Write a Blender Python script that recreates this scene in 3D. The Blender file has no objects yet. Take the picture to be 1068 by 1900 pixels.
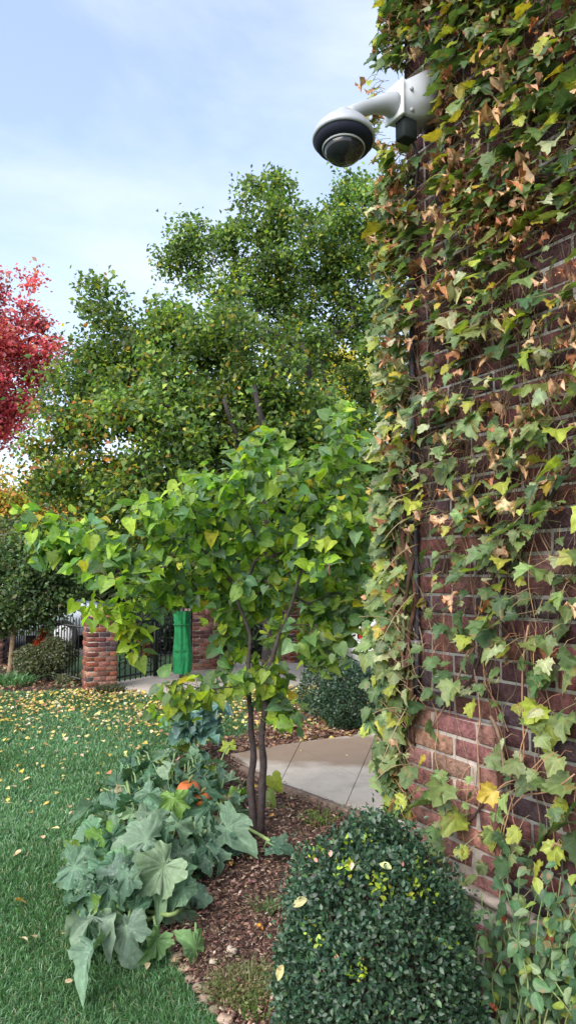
import bpy, math, random
import numpy as np
from mathutils import Matrix, Vector
random.seed(7)
rng = np.random.default_rng(11)
R_ = math.radians
C = bpy.context.scene.collection
SC = bpy.context.scene

# ------------------------------------------------------------------ camera, sky, sun, exposure
H = 1.6; F = 1350.0; PITCH = math.atan(118 / F)
cd = bpy.data.cameras.new('camera'); cam = bpy.data.objects.new('camera', cd); C.objects.link(cam)
cd.sensor_fit = 'VERTICAL'; cd.sensor_height = 36; cd.lens = 36 * F / 1900
cd.clip_start = .05; cd.clip_end = 600
cam.location = (0, 0, H); cam.rotation_euler = (R_(90) + PITCH, 0, 0)
SC.camera = cam

SUN_EL, SUN_AZ = R_(40), R_(-142)          # azimuth from +Y, towards +X
w = bpy.data.worlds.new('World'); SC.world = w; w.use_nodes = True
nt = w.node_tree; N = nt.nodes; L = nt.links
bg = N['Background']; bg.inputs[1].default_value = .15
sky = N.new('ShaderNodeTexSky'); sky.sky_type = 'NISHITA'; sky.sun_disc = False
sky.sun_elevation = SUN_EL; sky.sun_rotation = SUN_AZ; sky.air_density = 1.0; sky.dust_density = 1.4; sky.ozone_density = 1.0
tc = N.new('ShaderNodeTexCoord'); mp = N.new('ShaderNodeMapping'); mp.inputs['Scale'].default_value = (1.5, 1.1, 4.2)
mp.inputs['Rotation'].default_value = (0, R_(-24), 0); mp.inputs['Location'].default_value = (.35, .1, .2)
ns = N.new('ShaderNodeTexNoise'); ns.inputs['Scale'].default_value = 1.15; ns.inputs['Detail'].default_value = 7; ns.inputs['Roughness'].default_value = .55
ns.inputs['Distortion'].default_value = .35
cr = N.new('ShaderNodeValToRGB'); cr.color_ramp.elements[0].position = .40; cr.color_ramp.elements[1].position = .74
cr.color_ramp.elements[0].color = (.20, .20, .20, 1); cr.color_ramp.elements[1].color = (.72, .72, .72, 1)
mx = N.new('ShaderNodeMixRGB'); mx.inputs[2].default_value = (3.5, 3.7, 4.0, 1)
L.new(tc.outputs['Generated'], mp.inputs[0]); L.new(mp.outputs[0], ns.inputs[0]); L.new(ns.outputs[0], cr.inputs[0])
L.new(cr.outputs[0], mx.inputs[0]); L.new(sky.outputs[0], mx.inputs[1]); L.new(mx.outputs[0], bg.inputs[0])

sl = bpy.data.lights.new('sun', 'SUN'); so = bpy.data.objects.new('sun', sl); C.objects.link(so)
sl.energy = 2.0; sl.angle = R_(60); sl.color = (1, .95, .87)
sd = Vector((math.cos(SUN_EL) * math.sin(SUN_AZ), math.cos(SUN_EL) * math.cos(SUN_AZ), math.sin(SUN_EL)))
so.rotation_euler = sd.to_track_quat('Z', 'Y').to_euler()
SC.view_settings.view_transform = 'Standard'; SC.view_settings.look = 'None'
SC.view_settings.exposure = 1.28; SC.view_settings.gamma = 1
SC.render.engine = 'CYCLES'
SC.cycles.max_bounces = 14; SC.cycles.diffuse_bounces = 8; SC.cycles.transmission_bounces = 10; SC.cycles.transparent_max_bounces = 8; SC.cycles.use_denoising = True

# ------------------------------------------------------------------ projection helpers
cp, sp = math.cos(PITCH), math.sin(PITCH)
def ray(px, py):
    x = (px - 534) / F; y = (950 - py) / F
    return np.array([x, cp - y * sp, sp + y * cp])
def at(px, py, Y):
    d = ray(px, py); return np.array([0, 0, H]) + d * (Y / d[1])
def onz(px, py, z=0.0):
    d = ray(px, py); return np.array([0, 0, H]) + d * ((z - H) / d[2])
def proj(P):
    P = np.asarray(P, float); q = P - np.array([0, 0, H])
    dep = q[..., 1] * cp + q[..., 2] * sp; up = -q[..., 1] * sp + q[..., 2] * cp
    dep = np.where(np.abs(dep) < 1e-6, 1e-6, dep)
    return 534 + F * q[..., 0] / dep, 950 - F * up / dep, dep
def inpoly(x, y, poly):
    x = np.asarray(x); y = np.asarray(y); c = np.zeros(x.shape, bool); n = len(poly)
    for i in range(n):
        x1, y1 = poly[i][:2]; x2, y2 = poly[(i + 1) % n][:2]
        if y1 == y2: continue
        c ^= ((y1 > y) != (y2 > y)) & (x < (x2 - x1) * (y - y1) / (y2 - y1) + x1)
    return c
def wob(x, y, s=1.0):      # cheap smooth noise in -1..1
    return (np.sin(x * 1.7 * s + 1.3 * np.sin(y * 1.1 * s)) + np.sin(y * 2.3 * s + 1.7 * np.sin(x * 1.3 * s + 2)) + np.sin((x + y) * 3.1 * s + 4 * np.sin(x * .7 * s - y * .9 * s))) / 3

# ------------------------------------------------------------------ materials
def new_mat(name):
    m = bpy.data.materials.new(name); m.use_nodes = True; n = m.node_tree.nodes; n.clear()
    return m, n, m.node_tree.links
def tint_nodes(n, l, noise=0.0, nscale=20.0):
    a = n.new('ShaderNodeAttribute'); a.attribute_name = 'tint'
    o = n.new('ShaderNodeObjectInfo')
    mu = n.new('ShaderNodeMixRGB'); mu.blend_type = 'MULTIPLY'; mu.inputs[0].default_value = 1
    l.new(a.outputs['Color'], mu.inputs[1]); l.new(o.outputs['Color'], mu.inputs[2])
    out = mu.outputs[0]
    if noise:
        g = n.new('ShaderNodeNewGeometry'); t = n.new('ShaderNodeTexNoise'); t.inputs['Scale'].default_value = nscale; t.inputs['Detail'].default_value = 4
        l.new(g.outputs['Position'], t.inputs[0])
        r = n.new('ShaderNodeMapRange'); r.inputs[1].default_value = .3; r.inputs[2].default_value = .7
        r.inputs[3].default_value = 1 - noise; r.inputs[4].default_value = 1 + noise; l.new(t.outputs[0], r.inputs[0])
        m2 = n.new('ShaderNodeMixRGB'); m2.blend_type = 'MULTIPLY'; m2.inputs[0].default_value = 1
        l.new(out, m2.inputs[1]); l.new(r.outputs[0], m2.inputs[2]); out = m2.outputs[0]
    return out
def leaf_mat(name, rough=.5, trans=.35, spec=.4, noise=.12, nscale=60, tboost=(1.5, 1.7, .7), blotch=None):
    m, n, l = new_mat(name); col = tint_nodes(n, l, noise, nscale)
    if blotch:
        g = n.new('ShaderNodeNewGeometry'); t = n.new('ShaderNodeTexNoise'); t.inputs['Scale'].default_value = blotch[1]; t.inputs['Detail'].default_value = 5; t.inputs['Roughness'].default_value = .6
        l.new(g.outputs['Position'], t.inputs[0]); r = n.new('ShaderNodeMapRange'); r.inputs[1].default_value = blotch[2]; r.inputs[2].default_value = blotch[2] + .06; r.inputs[4].default_value = blotch[3]; l.new(t.outputs[0], r.inputs[0])
        mi = n.new('ShaderNodeMixRGB'); mi.inputs[2].default_value = (*blotch[0], 1); l.new(r.outputs[0], mi.inputs[0]); l.new(col, mi.inputs[1]); col = mi.outputs[0]
    p = n.new('ShaderNodeBsdfPrincipled'); p.inputs['Roughness'].default_value = rough; p.inputs['Specular IOR Level'].default_value = spec
    tb = n.new('ShaderNodeMixRGB'); tb.blend_type = 'MULTIPLY'; tb.inputs[0].default_value = 1; tb.inputs[2].default_value = (*tboost, 1)
    tr = n.new('ShaderNodeBsdfTranslucent'); ms = n.new('ShaderNodeMixShader'); ms.inputs[0].default_value = trans
    l.new(col, p.inputs['Base Color']); l.new(col, tb.inputs[1]); l.new(tb.outputs[0], tr.inputs[0])
    l.new(p.outputs[0], ms.inputs[1]); l.new(tr.outputs[0], ms.inputs[2])
    o = n.new('ShaderNodeOutputMaterial'); l.new(ms.outputs[0], o.inputs[0]); return m
def solid_mat(name, rough=.8, spec=.3, noise=.2, nscale=30, bump=.0, bscale=120, metal=0, bdist=.004):
    m, n, l = new_mat(name); col = tint_nodes(n, l, noise, nscale)
    p = n.new('ShaderNodeBsdfPrincipled'); p.inputs['Roughness'].default_value = rough; p.inputs['Specular IOR Level'].default_value = spec
    p.inputs['Metallic'].default_value = metal; l.new(col, p.inputs['Base Color'])
    if bump:
        g = n.new('ShaderNodeNewGeometry'); t = n.new('ShaderNodeTexNoise'); t.inputs['Scale'].default_value = bscale; t.inputs['Detail'].default_value = 6
        b = n.new('ShaderNodeBump'); b.inputs['Strength'].default_value = bump; b.inputs['Distance'].default_value = bdist
        l.new(g.outputs['Position'], t.inputs[0]); l.new(t.outputs[0], b.inputs['Height']); l.new(b.outputs[0], p.inputs['Normal'])
    o = n.new('ShaderNodeOutputMaterial'); l.new(p.outputs[0], o.inputs[0]); return m
M = {}
M['leaf'] = leaf_mat('leaf', trans=.45, noise=.2)
M['ivy'] = leaf_mat('ivy_leaf', rough=.42, trans=.28, spec=.4, blotch=((.30, .15, .06), 26, .60, .6), noise=.22)
M['box'] = leaf_mat('box_leaf', rough=.36, trans=.16, spec=.5, tboost=(1.2, 1.4, .7))
M['squash'] = leaf_mat('squash_leaf', rough=.62, trans=.16, spec=.35, noise=.2, nscale=45, blotch=((.30, .36, .28), 55, .58, .45))
M['far'] = leaf_mat('tree_leaf', rough=.5, trans=.42, noise=.1, nscale=3)
M['grass'] = leaf_mat('grass_blade', rough=.45, trans=.3, spec=.5, noise=.05, nscale=5, tboost=(1.3, 1.5, .7))
M['dry'] = leaf_mat('dry_leaf', rough=.7, trans=.15, spec=.2, noise=.3, blotch=((.22, .09, .04), 40, .56, .6), tboost=(1.2, 1.1, .8))
M['bark'] = solid_mat('bark', rough=.9, noise=.35, nscale=25, bump=.6, bscale=60, bdist=.01)
M['stem'] = solid_mat('stem', rough=.7, noise=.2, nscale=40)
M['brick'] = solid_mat('brick', rough=.9, spec=.2, noise=.42, nscale=48, bump=.9, bscale=110, bdist=.009)
M['mortar'] = solid_mat('mortar', rough=.95, noise=.3, nscale=25, bump=.5, bscale=200)
M['stone'] = solid_mat('stone', rough=.9, noise=.3, nscale=20, bump=.6, bscale=50, bdist=.01)
M['chip'] = solid_mat('wood_chip', rough=.9, noise=.25, nscale=60)
M['white'] = solid_mat('white_plastic', rough=.42, spec=.5, noise=.10, nscale=14)
M['black'] = solid_mat('black_metal', rough=.4, spec=.5, noise=.05)
M['dark_gloss'] = solid_mat('smoked_plastic', rough=.08, spec=.6, noise=.0)
M['rubber'] = solid_mat('matte_black', rough=.8, noise=.1)
M['cloth'] = solid_mat('fabric', rough=.75, noise=.25, nscale=14, bump=.3, bscale=300)
M['paint'] = solid_mat('car_paint', rough=.22, spec=.6, noise=.0)
M['pumpkin'] = solid_mat('pumpkin_skin', rough=.5, spec=.4, noise=.12, nscale=20)

def ground_mat(name, cols, scale, bump=.3, bscale=40, rough=.95):
    m, n, l = new_mat(name)
    g = n.new('ShaderNodeNewGeometry'); t = n.new('ShaderNodeTexNoise'); t.inputs['Scale'].default_value = scale; t.inputs['Detail'].default_value = 8; t.inputs['Roughness'].default_value = .65
    l.new(g.outputs['Position'], t.inputs[0]); r = n.new('ShaderNodeValToRGB'); e = r.color_ramp.elements
    e[0].position = .3; e[1].position = .7; e[0].color = (*cols[0], 1); e[1].color = (*cols[-1], 1)
    for i, c in enumerate(cols[1:-1]):
        k = e.new(.3 + .4 * (i + 1) / (len(cols) - 1)); k.color = (*c, 1)
    l.new(t.outputs[0], r.inputs[0])
    p = n.new('ShaderNodeBsdfPrincipled'); p.inputs['Roughness'].default_value = rough; l.new(r.outputs[0], p.inputs['Base Color'])
    t2 = n.new('ShaderNodeTexNoise'); t2.inputs['Scale'].default_value = bscale; t2.inputs['Detail'].default_value = 6; l.new(g.outputs['Position'], t2.inputs[0])
    b = n.new('ShaderNodeBump'); b.inputs['Strength'].default_value = bump; b.inputs['Distance'].default_value = .02
    l.new(t2.outputs[0], b.inputs['Height']); l.new(b.outputs[0], p.inputs['Normal'])
    o = n.new('ShaderNodeOutputMaterial'); l.new(p.outputs[0], o.inputs[0]); return m
M['lawn'] = ground_mat('lawn_soil', [(.018, .045, .014), (.03, .075, .02), (.05, .10, .03)], 3.0, .6, 60)
M['soil'] = ground_mat('mulch_soil', [(.035, .017, .012), (.07, .035, .025), (.11, .06, .04)], 30, .8, 90)
M['asphalt'] = ground_mat('asphalt', [(.04, .04, .042), (.06, .06, .06)], 5, .3, 150)
M['drive'] = ground_mat('pale_concrete', [(.36, .31, .27), (.48, .42, .37)], 3, .2, 100)

def stained_concrete():
    m = ground_mat('concrete_slab', [(.38, .32, .26), (.48, .41, .34), (.54, .47, .39)], 5, .25, 140, .85)
    n = m.node_tree.nodes; l = m.node_tree.links
    p = [x for x in n if x.type == 'BSDF_PRINCIPLED'][0]; src = p.inputs['Base Color'].links[0].from_socket
    g = n.new('ShaderNodeNewGeometry'); mpn = n.new('ShaderNodeMapping'); c = onz(640, 1402)
    mpn.inputs['Location'].default_value = (-c[0] / 1.15, -c[1] / .62, 0); mpn.inputs['Scale'].default_value = (1 / 1.15, 1 / .62, 0)
    ln = n.new('ShaderNodeVectorMath'); ln.operation = 'LENGTH'
    t = n.new('ShaderNodeTexNoise'); t.inputs['Scale'].default_value = 2.2; t.inputs['Detail'].default_value = 5
    ad = n.new('ShaderNodeMath'); ad.operation = 'ADD'
    l.new(g.outputs['Position'], mpn.inputs[0]); l.new(mpn.outputs[0], ln.inputs[0]); l.new(g.outputs['Position'], t.inputs[0])
    l.new(ln.outputs['Value'], ad.inputs[0]); l.new(t.outputs[0], ad.inputs[1])
    r = n.new('ShaderNodeMapRange'); r.inputs[1].default_value = 1.25; r.inputs[2].default_value = 1.55; r.inputs[3].default_value = .8; r.inputs[4].default_value = 0
    l.new(ad.outputs[0], r.inputs[0])
    mi = n.new('ShaderNodeMixRGB'); mi.inputs[2].default_value = (.21, .13, .075, 1); l.new(r.outputs[0], mi.inputs[0]); l.new(src, mi.inputs[1]); l.new(mi.outputs[0], p.inputs['Base Color'])
    return m
M['slab'] = stained_concrete()

# ------------------------------------------------------------------ mesh helpers
def mesh_arrays(name, V, T, Ccol=None, mat=None, smooth=False):
    V = np.ascontiguousarray(V, np.float32); T = np.ascontiguousarray(T, np.int32)
    me = bpy.data.meshes.new(name); k = T.shape[1]
    me.vertices.add(len(V)); me.vertices.foreach_set('co', V.ravel())
    me.loops.add(T.size); me.loops.foreach_set('vertex_index', T.ravel())
    me.polygons.add(len(T)); me.polygons.foreach_set('loop_start', np.arange(0, T.size, k, dtype=np.int32))
    me.polygons.foreach_set('loop_total', np.full(len(T), k, np.int32))
    if smooth: me.polygons.foreach_set('use_smooth', np.ones(len(T), bool))
    a = me.attributes.new('tint', 'FLOAT_COLOR', 'POINT')
    c = np.ones((len(V), 4), np.float32)
    if Ccol is not None: c[:, :3] = Ccol
    a.data.foreach_set('color', c.ravel())
    me.update(); me.validate()
    if mat: me.materials.append(mat)
    return me
def link(name, me, parent=None, color=None, kind=None, mat4=None, label=None):
    o = bpy.data.objects.new(name, me); C.objects.link(o)
    if color is not None: o.color = (*color, 1)
    if kind: o['kind'] = kind
    if label: o['label'] = label
    m = mat4 if mat4 is not None else Matrix.Identity(4)
    if parent is not None:
        o.parent = parent; o.matrix_basis = Matrix.Translation(-Vector(world_loc(parent))) @ m
    else: o.matrix_basis = m
    o['wl'] = list((m.translation))
    return o
def world_loc(o): return o['wl'] if 'wl' in o.keys() else o.location
def thing(name, label, cat, loc, group=None):
    o = bpy.data.objects.new(name, None); C.objects.link(o); o.location = loc; o['wl'] = [float(v) for v in loc]
    o['label'] = label; o['category'] = cat; o.empty_display_size = .1
    if group: o['group'] = group
    return o
def tag(o, label, cat, group=None):
    o['label'] = label; o['category'] = cat
    if group: o['group'] = group
    return o

class MB:
    """collects tris and quads (as tris) with a colour per vertex"""
    def __init__(s): s.V = []; s.T = []; s.C = []; s.n = 0
    def add(s, V, T, col=(1, 1, 1)):
        V = np.asarray(V, float); T = np.asarray(T, int)
        c = np.asarray(col, float); c = np.broadcast_to(c, (len(V), 3)) if c.ndim == 1 else c
        s.V.append(V); s.T.append(T + s.n); s.C.append(c); s.n += len(V)
    def tube(s, pts, rad, col=(1, 1, 1), k=5, cap=True):
        P = np.asarray(pts, float); n = len(P); r = np.broadcast_to(np.asarray(rad, float), (n,))
        D = np.gradient(P, axis=0); D /= np.maximum(np.linalg.norm(D, axis=1, keepdims=True), 1e-9)
        ref = np.array([0, 0, 1.]) if abs(D[0][2]) < .9 else np.array([1., 0, 0])
        V = []; u = np.cross(D[0], ref); u /= np.linalg.norm(u)
        for i in range(n):
            u = u - D[i] * (u @ D[i]); u /= max(np.linalg.norm(u), 1e-9); v = np.cross(D[i], u)
            for j in range(k):
                a = 2 * math.pi * j / k; V.append(P[i] + r[i] * (math.cos(a) * u + math.sin(a) * v))
        T = []
        for i in range(n - 1):
            for j in range(k):
                a = i * k + j; b = i * k + (j + 1) % k; T += [(a, b, b + k), (a, b + k, a + k)]
        if cap:
            for j in range(1, k - 1): T += [(0, j + 1, j), ((n - 1) * k, (n - 1) * k + j, (n - 1) * k + j + 1)]
        s.add(V, T, col)
    def box(s, lo, hi, col=(1, 1, 1), X=None):
        lo = np.asarray(lo, float); hi = np.asarray(hi, float)
        V = np.array([[(lo, hi)[i][0], (lo, hi)[j][1], (lo, hi)[k][2]] for i in (0, 1) for j in (0, 1) for k in (0, 1)])
        if X is not None: V = X(V)
        T = [(0, 1, 3), (0, 3, 2), (4, 6, 7), (4, 7, 5), (0, 4, 5), (0, 5, 1), (2, 3, 7), (2, 7, 6), (0, 2, 6), (0, 6, 4), (1, 5, 7), (1, 7, 3)]
        s.add(V, T, col)
    def lathe(s, prof, centre, axis=(0, 0, 1), k=24, col=(1, 1, 1)):
        ax = np.asarray(axis, float); ax /= np.linalg.norm(ax); ref = np.array([1., 0, 0]) if abs(ax[0]) < .9 else np.array([0, 1., 0])
        u = np.cross(ax, ref); u /= np.linalg.norm(u); v = np.cross(ax, u); V = []; T = []
        for (r, h) in prof:
            for j in range(k):
                a = 2 * math.pi * j / k; V.append(np.asarray(centre) + ax * h + max(r, 1e-4) * (math.cos(a) * u + math.sin(a) * v))
        for i in range(len(prof) - 1):
            for j in range(k):
                a = i * k + j; b = i * k + (j + 1) % k; T += [(a, b, b + k), (a, b + k, a + k)]
        s.add(V, T, col)
    def mesh(s, name, mat, smooth=False):
        if not s.V: s.add([[0, 0, 0]] * 3, [[0, 1, 2]])
        return mesh_arrays(name, np.concatenate(s.V), np.concatenate(s.T), np.concatenate(s.C), mat, smooth)
    def build(s, name, mat, parent=None, smooth=False, kind=None, loc=None, label=None):
        if loc is None: loc = world_loc(parent) if parent is not None else (0, 0, 0)
        loc = np.asarray(list(loc), float)
        s.V = [v - loc for v in s.V]
        return link(name, s.mesh(name, mat, smooth), parent, kind=kind, mat4=Matrix.Translation(Vector(loc)), label=label)

def scatter_mesh(temps, which, Rm, pos, cols):
    """temps: list of (V,T,tint). Rm (n,3,3) with scale in it; returns V,T,C arrays"""
    Vs, Ts, Cs = [], [], []; off = 0
    for k, (tv, tt, tc_) in enumerate(temps):
        idx = np.nonzero(which == k)[0]
        if not len(idx): continue
        v = np.einsum('nij,vj->nvi', Rm[idx], tv) + pos[idx][:, None, :]
        c = cols[idx][:, None, :] * tc_[None, :, :]
        t = tt[None] + (np.arange(len(idx)) * len(tv))[:, None, None] + off
        Vs.append(v.reshape(-1, 3)); Cs.append(c.reshape(-1, 3)); Ts.append(t.reshape(-1, 3)); off += len(idx) * len(tv)
    return np.concatenate(Vs), np.concatenate(Ts), np.concatenate(Cs)
def frames(nrm, tip, size):
    n = nrm / np.linalg.norm(nrm, axis=1, keepdims=True)
    y = tip - n * (tip * n).sum(1, keepdims=True); y /= np.maximum(np.linalg.norm(y, axis=1, keepdims=True), 1e-6)
    x = np.cross(y, n); s = np.asarray(size)
    if s.ndim == 1: s = np.stack([s, s, s], 1)
    return np.stack([x * s[:, :1], y * s[:, 1:2], n * s[:, 2:3]], 2)
def place_leaves(name, temps, Rm, pos, cols, mat, parent, n_single, order, base=None):
    """the n_single first of order as single leaf objects, the rest as one part"""
    n = len(pos); which = rng.integers(0, len(temps), n)
    single = set(order[:n_single].tolist()) if n_single else set()
    mes = [mesh_arrays(name, t[0], t[1], t[2], mat) for t in temps]
    for i in order[:n_single]:
        m = Matrix([[*Rm[i][r], pos[i][r]] for r in range(3)] + [[0, 0, 0, 1]])
        link(name, mes[which[i]], parent, color=cols[i], mat4=m)
    rest = np.array([i for i in range(n) if i not in single], int)
    if len(rest):
        loc = np.asarray(list(world_loc(parent)), float)
        V, T, Cc = scatter_mesh(temps, which[rest], Rm[rest], pos[rest] - loc, cols[rest])
        link('foliage', mesh_arrays('foliage', V, T, Cc, mat), parent, kind='stuff', mat4=Matrix.Translation(Vector(loc)))

def chaikin(half):
    o = [half[0]]
    for a, b in zip(half[:-1], half[1:]):
        a = np.array(a); b = np.array(b); o += [tuple(a * .72 + b * .28), tuple(a * .28 + b * .72)]
    return o + [half[-1]]
def leaf_temp(half, tips=(), fold=.25, curl=.25, ruf=.04, nr=3, vein=1.25, edge=(1, 1, 1), jag=0.0, seed=0, rings=(.5, 1.0), centre=(0, .12)):
    r = np.random.default_rng(seed)
    half = [np.array(p, float) for p in half]
    out = [h.copy() for h in half] + [np.array([-h[0], h[1]]) for h in half[-2:0:-1]]
    istip = [i in tips for i in range(len(half))]; istip += istip[-2:0:-1]
    out = np.array(out); n = len(out)
    if jag: out = out + r.normal(0, jag, out.shape)
    c = np.array(centre); V = [np.array([c[0], c[1], 0])]; Cc = [np.array([vein, vein, vein * .95])]
    for f in rings:
        for i in range(n):
            p = c + (out[i] - c) * f; ang = math.atan2(p[1] - c[1], p[0] - c[0]); rr = np.linalg.norm(p - c)
            z = fold * abs(p[0]) * (1 + .3 * math.sin(seed * 1.7 + p[1] * 3)) - curl * (p[1] ** 2) * .6 + ruf * math.sin(nr * ang + seed) * rr * rr * 3.2 + .3 * ruf * math.sin(seed * 2.1 + p[0] * 5) + r.normal(0, ruf * .3 * f)
            if istip[i]: z -= ruf * .5 * f
            V.append(np.array([p[0], p[1], z]))
            if f < 1: Cc.append(np.array([1, 1, 1.]) * (vein if istip[i] else .93))
            else: Cc.append(np.array(edge) * r.uniform(.9, 1.08))
    T = []
    for i in range(n):
        j = (i + 1) % n; T.append((0, 1 + i, 1 + j))
        for q in range(len(rings) - 1):
            a = 1 + q * n + i; b = 1 + q * n + j; T += [(a, a + n, b + n), (a, b + n, b)]
    return np.array(V), np.array(T), np.array(Cc)
IVY = [(0, .03), (.12, -.12), (.20, -.06), (.34, -.08), (.37, .04), (.50, .12), (.46, .24), (.58, .48), (.42, .47), (.30, .55), (.29, .68), (.17, .74), (.15, .84), (0, .95)]
HEART = [(0, 0), (.12, -.12), (.3, -.15), (.46, -.02), (.51, .2), (.42, .47), (.24, .74), (.09, .9), (0, 1.0)]
SQ = [(0, 0), (.10, -.2), (.28, -.32), (.42, -.2), (.60, -.2), (.66, -.02), (.54, .12), (.62, .27), (.76, .42), (.66, .56), (.48, .56), (.36, .60), (.38, .78), (.2, .92), (0, 1.06)]
OVAL = [(0, 0), (.16, .12), (.27, .38), (.22, .66), (.1, .88), (0, 1)]
BOXL = [(0, 0), (.24, .3), (.26, .6), (0, 1)]
ivy_t = [leaf_temp(IVY, (7, 13), (.1, .3, .45, .2, -.15, .35, .6)[s], (.2, .5, .3, .8, .4, .1, .6)[s], (.04, .07, .05, .09, .06, .05, .08)[s], 2, 1.22, (.98, .93, .85), .028, s) for s in range(7)]
ivy_dry_t = [leaf_temp([(x_ * 1.05, y_ * .85) for x_, y_ in IVY], (7, 13), (.5, .3, -.4, .2, .4)[s], (.2, .5, .4, -.4, .6)[s], (.22, .3, .2, .34, .28)[s], 4, 1.2, (1.05, .8, .6), .06, s + 10) for s in range(5)]
heart_t = [leaf_temp(HEART, (8,), (.1, .35, .2, .6, -.1, .45, .25)[s], (.2, .7, .35, .5, .9, .1, -.3)[s], (.03, .07, .05, .08, .06, .04, .09)[s], 2, 1.14, (.97, .97, .92), .018, s) for s in range(7)]
sq_t = [leaf_temp(chaikin(SQ), (3, 4, 8, 16, 27, 28, 29), (.1, .3, -.2, .4, .2, -.1, .45)[s], (.3, .9, .5, 1.1, .7, .1, .6)[s], (.07, .10, .12, .09, .11, .08, .10)[s], (3, 2, 5, 3, 4, 5, 2)[s], 1.22, (1.10, 1.10, 1.02), .022, s, rings=(.3, .65, 1.0)) for s in range(7)]
oval_t = [leaf_temp(OVAL, (5,), .3, .35, .03, 2, 1.2, (.98, .98, .95), .01, s) for s in range(4)]
def quad_leaf(fold, w=.3):
    V = np.array([[0, 0, 0], [w, .5, fold], [0, 1, -.12], [-w, .5, fold]], float); T = np.array([[0, 1, 2], [0, 2, 3]])
    return V, T, np.ones((4, 3))
quad_t = [quad_leaf(.12), quad_leaf(.2, .36), quad_leaf(-.08, .33)]
box_t = [leaf_temp(BOXL, (3,), .35, .2, .02, 2, 1.1, (1, 1, 1), .01, s, rings=(1.0,), centre=(0, .45)) for s in range(3)]

def pick(cols, wts, n, jit=.12):
    cols = np.array(cols, float); wts = np.array(wts, float); wts /= wts.sum()
    c = cols[rng.choice(len(cols), n, p=wts)]
    return np.clip(c * rng.normal(1, jit, (n, 1)) * rng.normal(1, jit * .4, (n, 3)), .003, 1)
def rvec(n): v = rng.normal(0, 1, (n, 3)); return v / np.linalg.norm(v, axis=1, keepdims=True)

# ------------------------------------------------------------------ ground shapes (world coordinates)
def gp(*pts): return [tuple(onz(x, y)[:2]) for x, y in pts]
BED = gp((470, 2080), (425, 1925), (372, 1850), (322, 1790), (285, 1730), (235, 1665), (205, 1590), (225, 1500), (290, 1430), (370, 1392), (430, 1372),
         (500, 1357), (455, 1338), (470, 1318), (560, 1312), (620, 1296), (820, 1290), (1100, 1290)) + [(4.0, 2.9), (.80, 2.9), (.46, 2.73), (1.2, 1.5), (1.9, .3), (1.2, -.4), (.1, .8)]
PATH = gp((428, 1409), (520, 1391), (600, 1380), (700, 1366), (860, 1352)) + [(5, 7.6), (5, 4.3), (2.6, 4.1)] + gp((770, 1552), (700, 1527), (655, 1513), (600, 1492), (520, 1463), (470, 1434))
DRIVE = gp((212, 1283), (300, 1291), (420, 1283), (560, 1277), (900, 1283)) + [(7, 9.8), (8, 13.4), (-1.0, 13.6), (-1.5, 12.8), (-2.6, 10.9)]
FARBED = gp((-420, 1276), (-60, 1282), (60, 1284), (150, 1278), (200, 1284), (215, 1272), (150, 1255), (60, 1232), (-300, 1222))

def sheet(name, poly, z, mat, thick=0.0):
    n = len(poly); V = [(x, y, z) for x, y in poly]; Fs = [list(range(n))]
    if thick:
        V += [(x, y, z - thick) for x, y in poly]
        for i in range(n): j = (i + 1) % n; Fs.append([i, i + n, j + n, j])
    me = bpy.data.meshes.new(name); me.from_pydata(V, [], Fs); a = me.attributes.new('tint', 'FLOAT_COLOR', 'POINT')
    a.data.foreach_set('color', np.ones(len(V) * 4, np.float32)); me.materials.append(mat); me.update()
    # make the face point up
    if me.polygons[0].normal.z < 0: me.flip_normals()
    return me
def struct(name, me):
    o = bpy.data.objects.new(name, me); C.objects.link(o); o['kind'] = 'structure'; return o
struct('ground', sheet('ground', [(-160, -60), (160, -60), (160, 200), (-160, 200)], 0, M['lawn']))
struct('garden_bed', sheet('garden_bed', BED, .012, M['soil']))
struct('planting_strip', sheet('planting_strip', FARBED, .008, M['soil']))
struct('driveway', sheet('driveway', DRIVE, .03, M['drive'], .03))
struct('street', sheet('street', [(-40, 14.2), (40, 15.5), (40, 24), (-40, 22.5)], .004, M['asphalt']))

def clip(poly, p, d):      # keep the left side of the line through p along d
    out = []; n = len(poly); s = lambda q: d[0] * (q[1] - p[1]) - d[1] * (q[0] - p[0])
    for i in range(n):
        a, b = poly[i], poly[(i + 1) % n]; sa, sb = s(a), s(b)
        if sa >= 0: out.append(a)
        if sa * sb < 0:
            t = sa / (sa - sb); out.append((a[0] + (b[0] - a[0]) * t, a[1] + (b[1] - a[1]) * t))
    return out
path = bpy.data.objects.new('path', sheet('path', PATH, .014, M['stone'], .01)); C.objects.link(path); path['kind'] = 'structure'
def cut2(polys, p, d, gap=.0028):
    nrm = (-d[1], d[0]); ln = math.hypot(*d); nrm = (nrm[0] / ln * gap, nrm[1] / ln * gap); o = []
    for q in polys:
        a = clip(q, (p[0] + nrm[0], p[1] + nrm[1]), d); b = clip(q, (p[0] - nrm[0], p[1] - nrm[1]), (-d[0], -d[1]))
        o += [x for x in (a, b) if len(x) > 2]
    return o
slabs = [PATH]
j1a, j1b = onz(470, 1425)[:2], onz(800, 1452)[:2]
slabs = cut2(slabs, j1a, j1b - j1a)
for (qa, qb) in (((560, 1380), (520, 1462)), ((700, 1366), (640, 1508)), ((640, 1440), (760, 1500))):
    a, b = onz(*qa)[:2], onz(*qb)[:2]; slabs = cut2(slabs, a, b - a)
for q in slabs:
    me = sheet('paving_slab', q, .045, M['slab'], .03); link('paving_slab', me, None).parent = path

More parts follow.
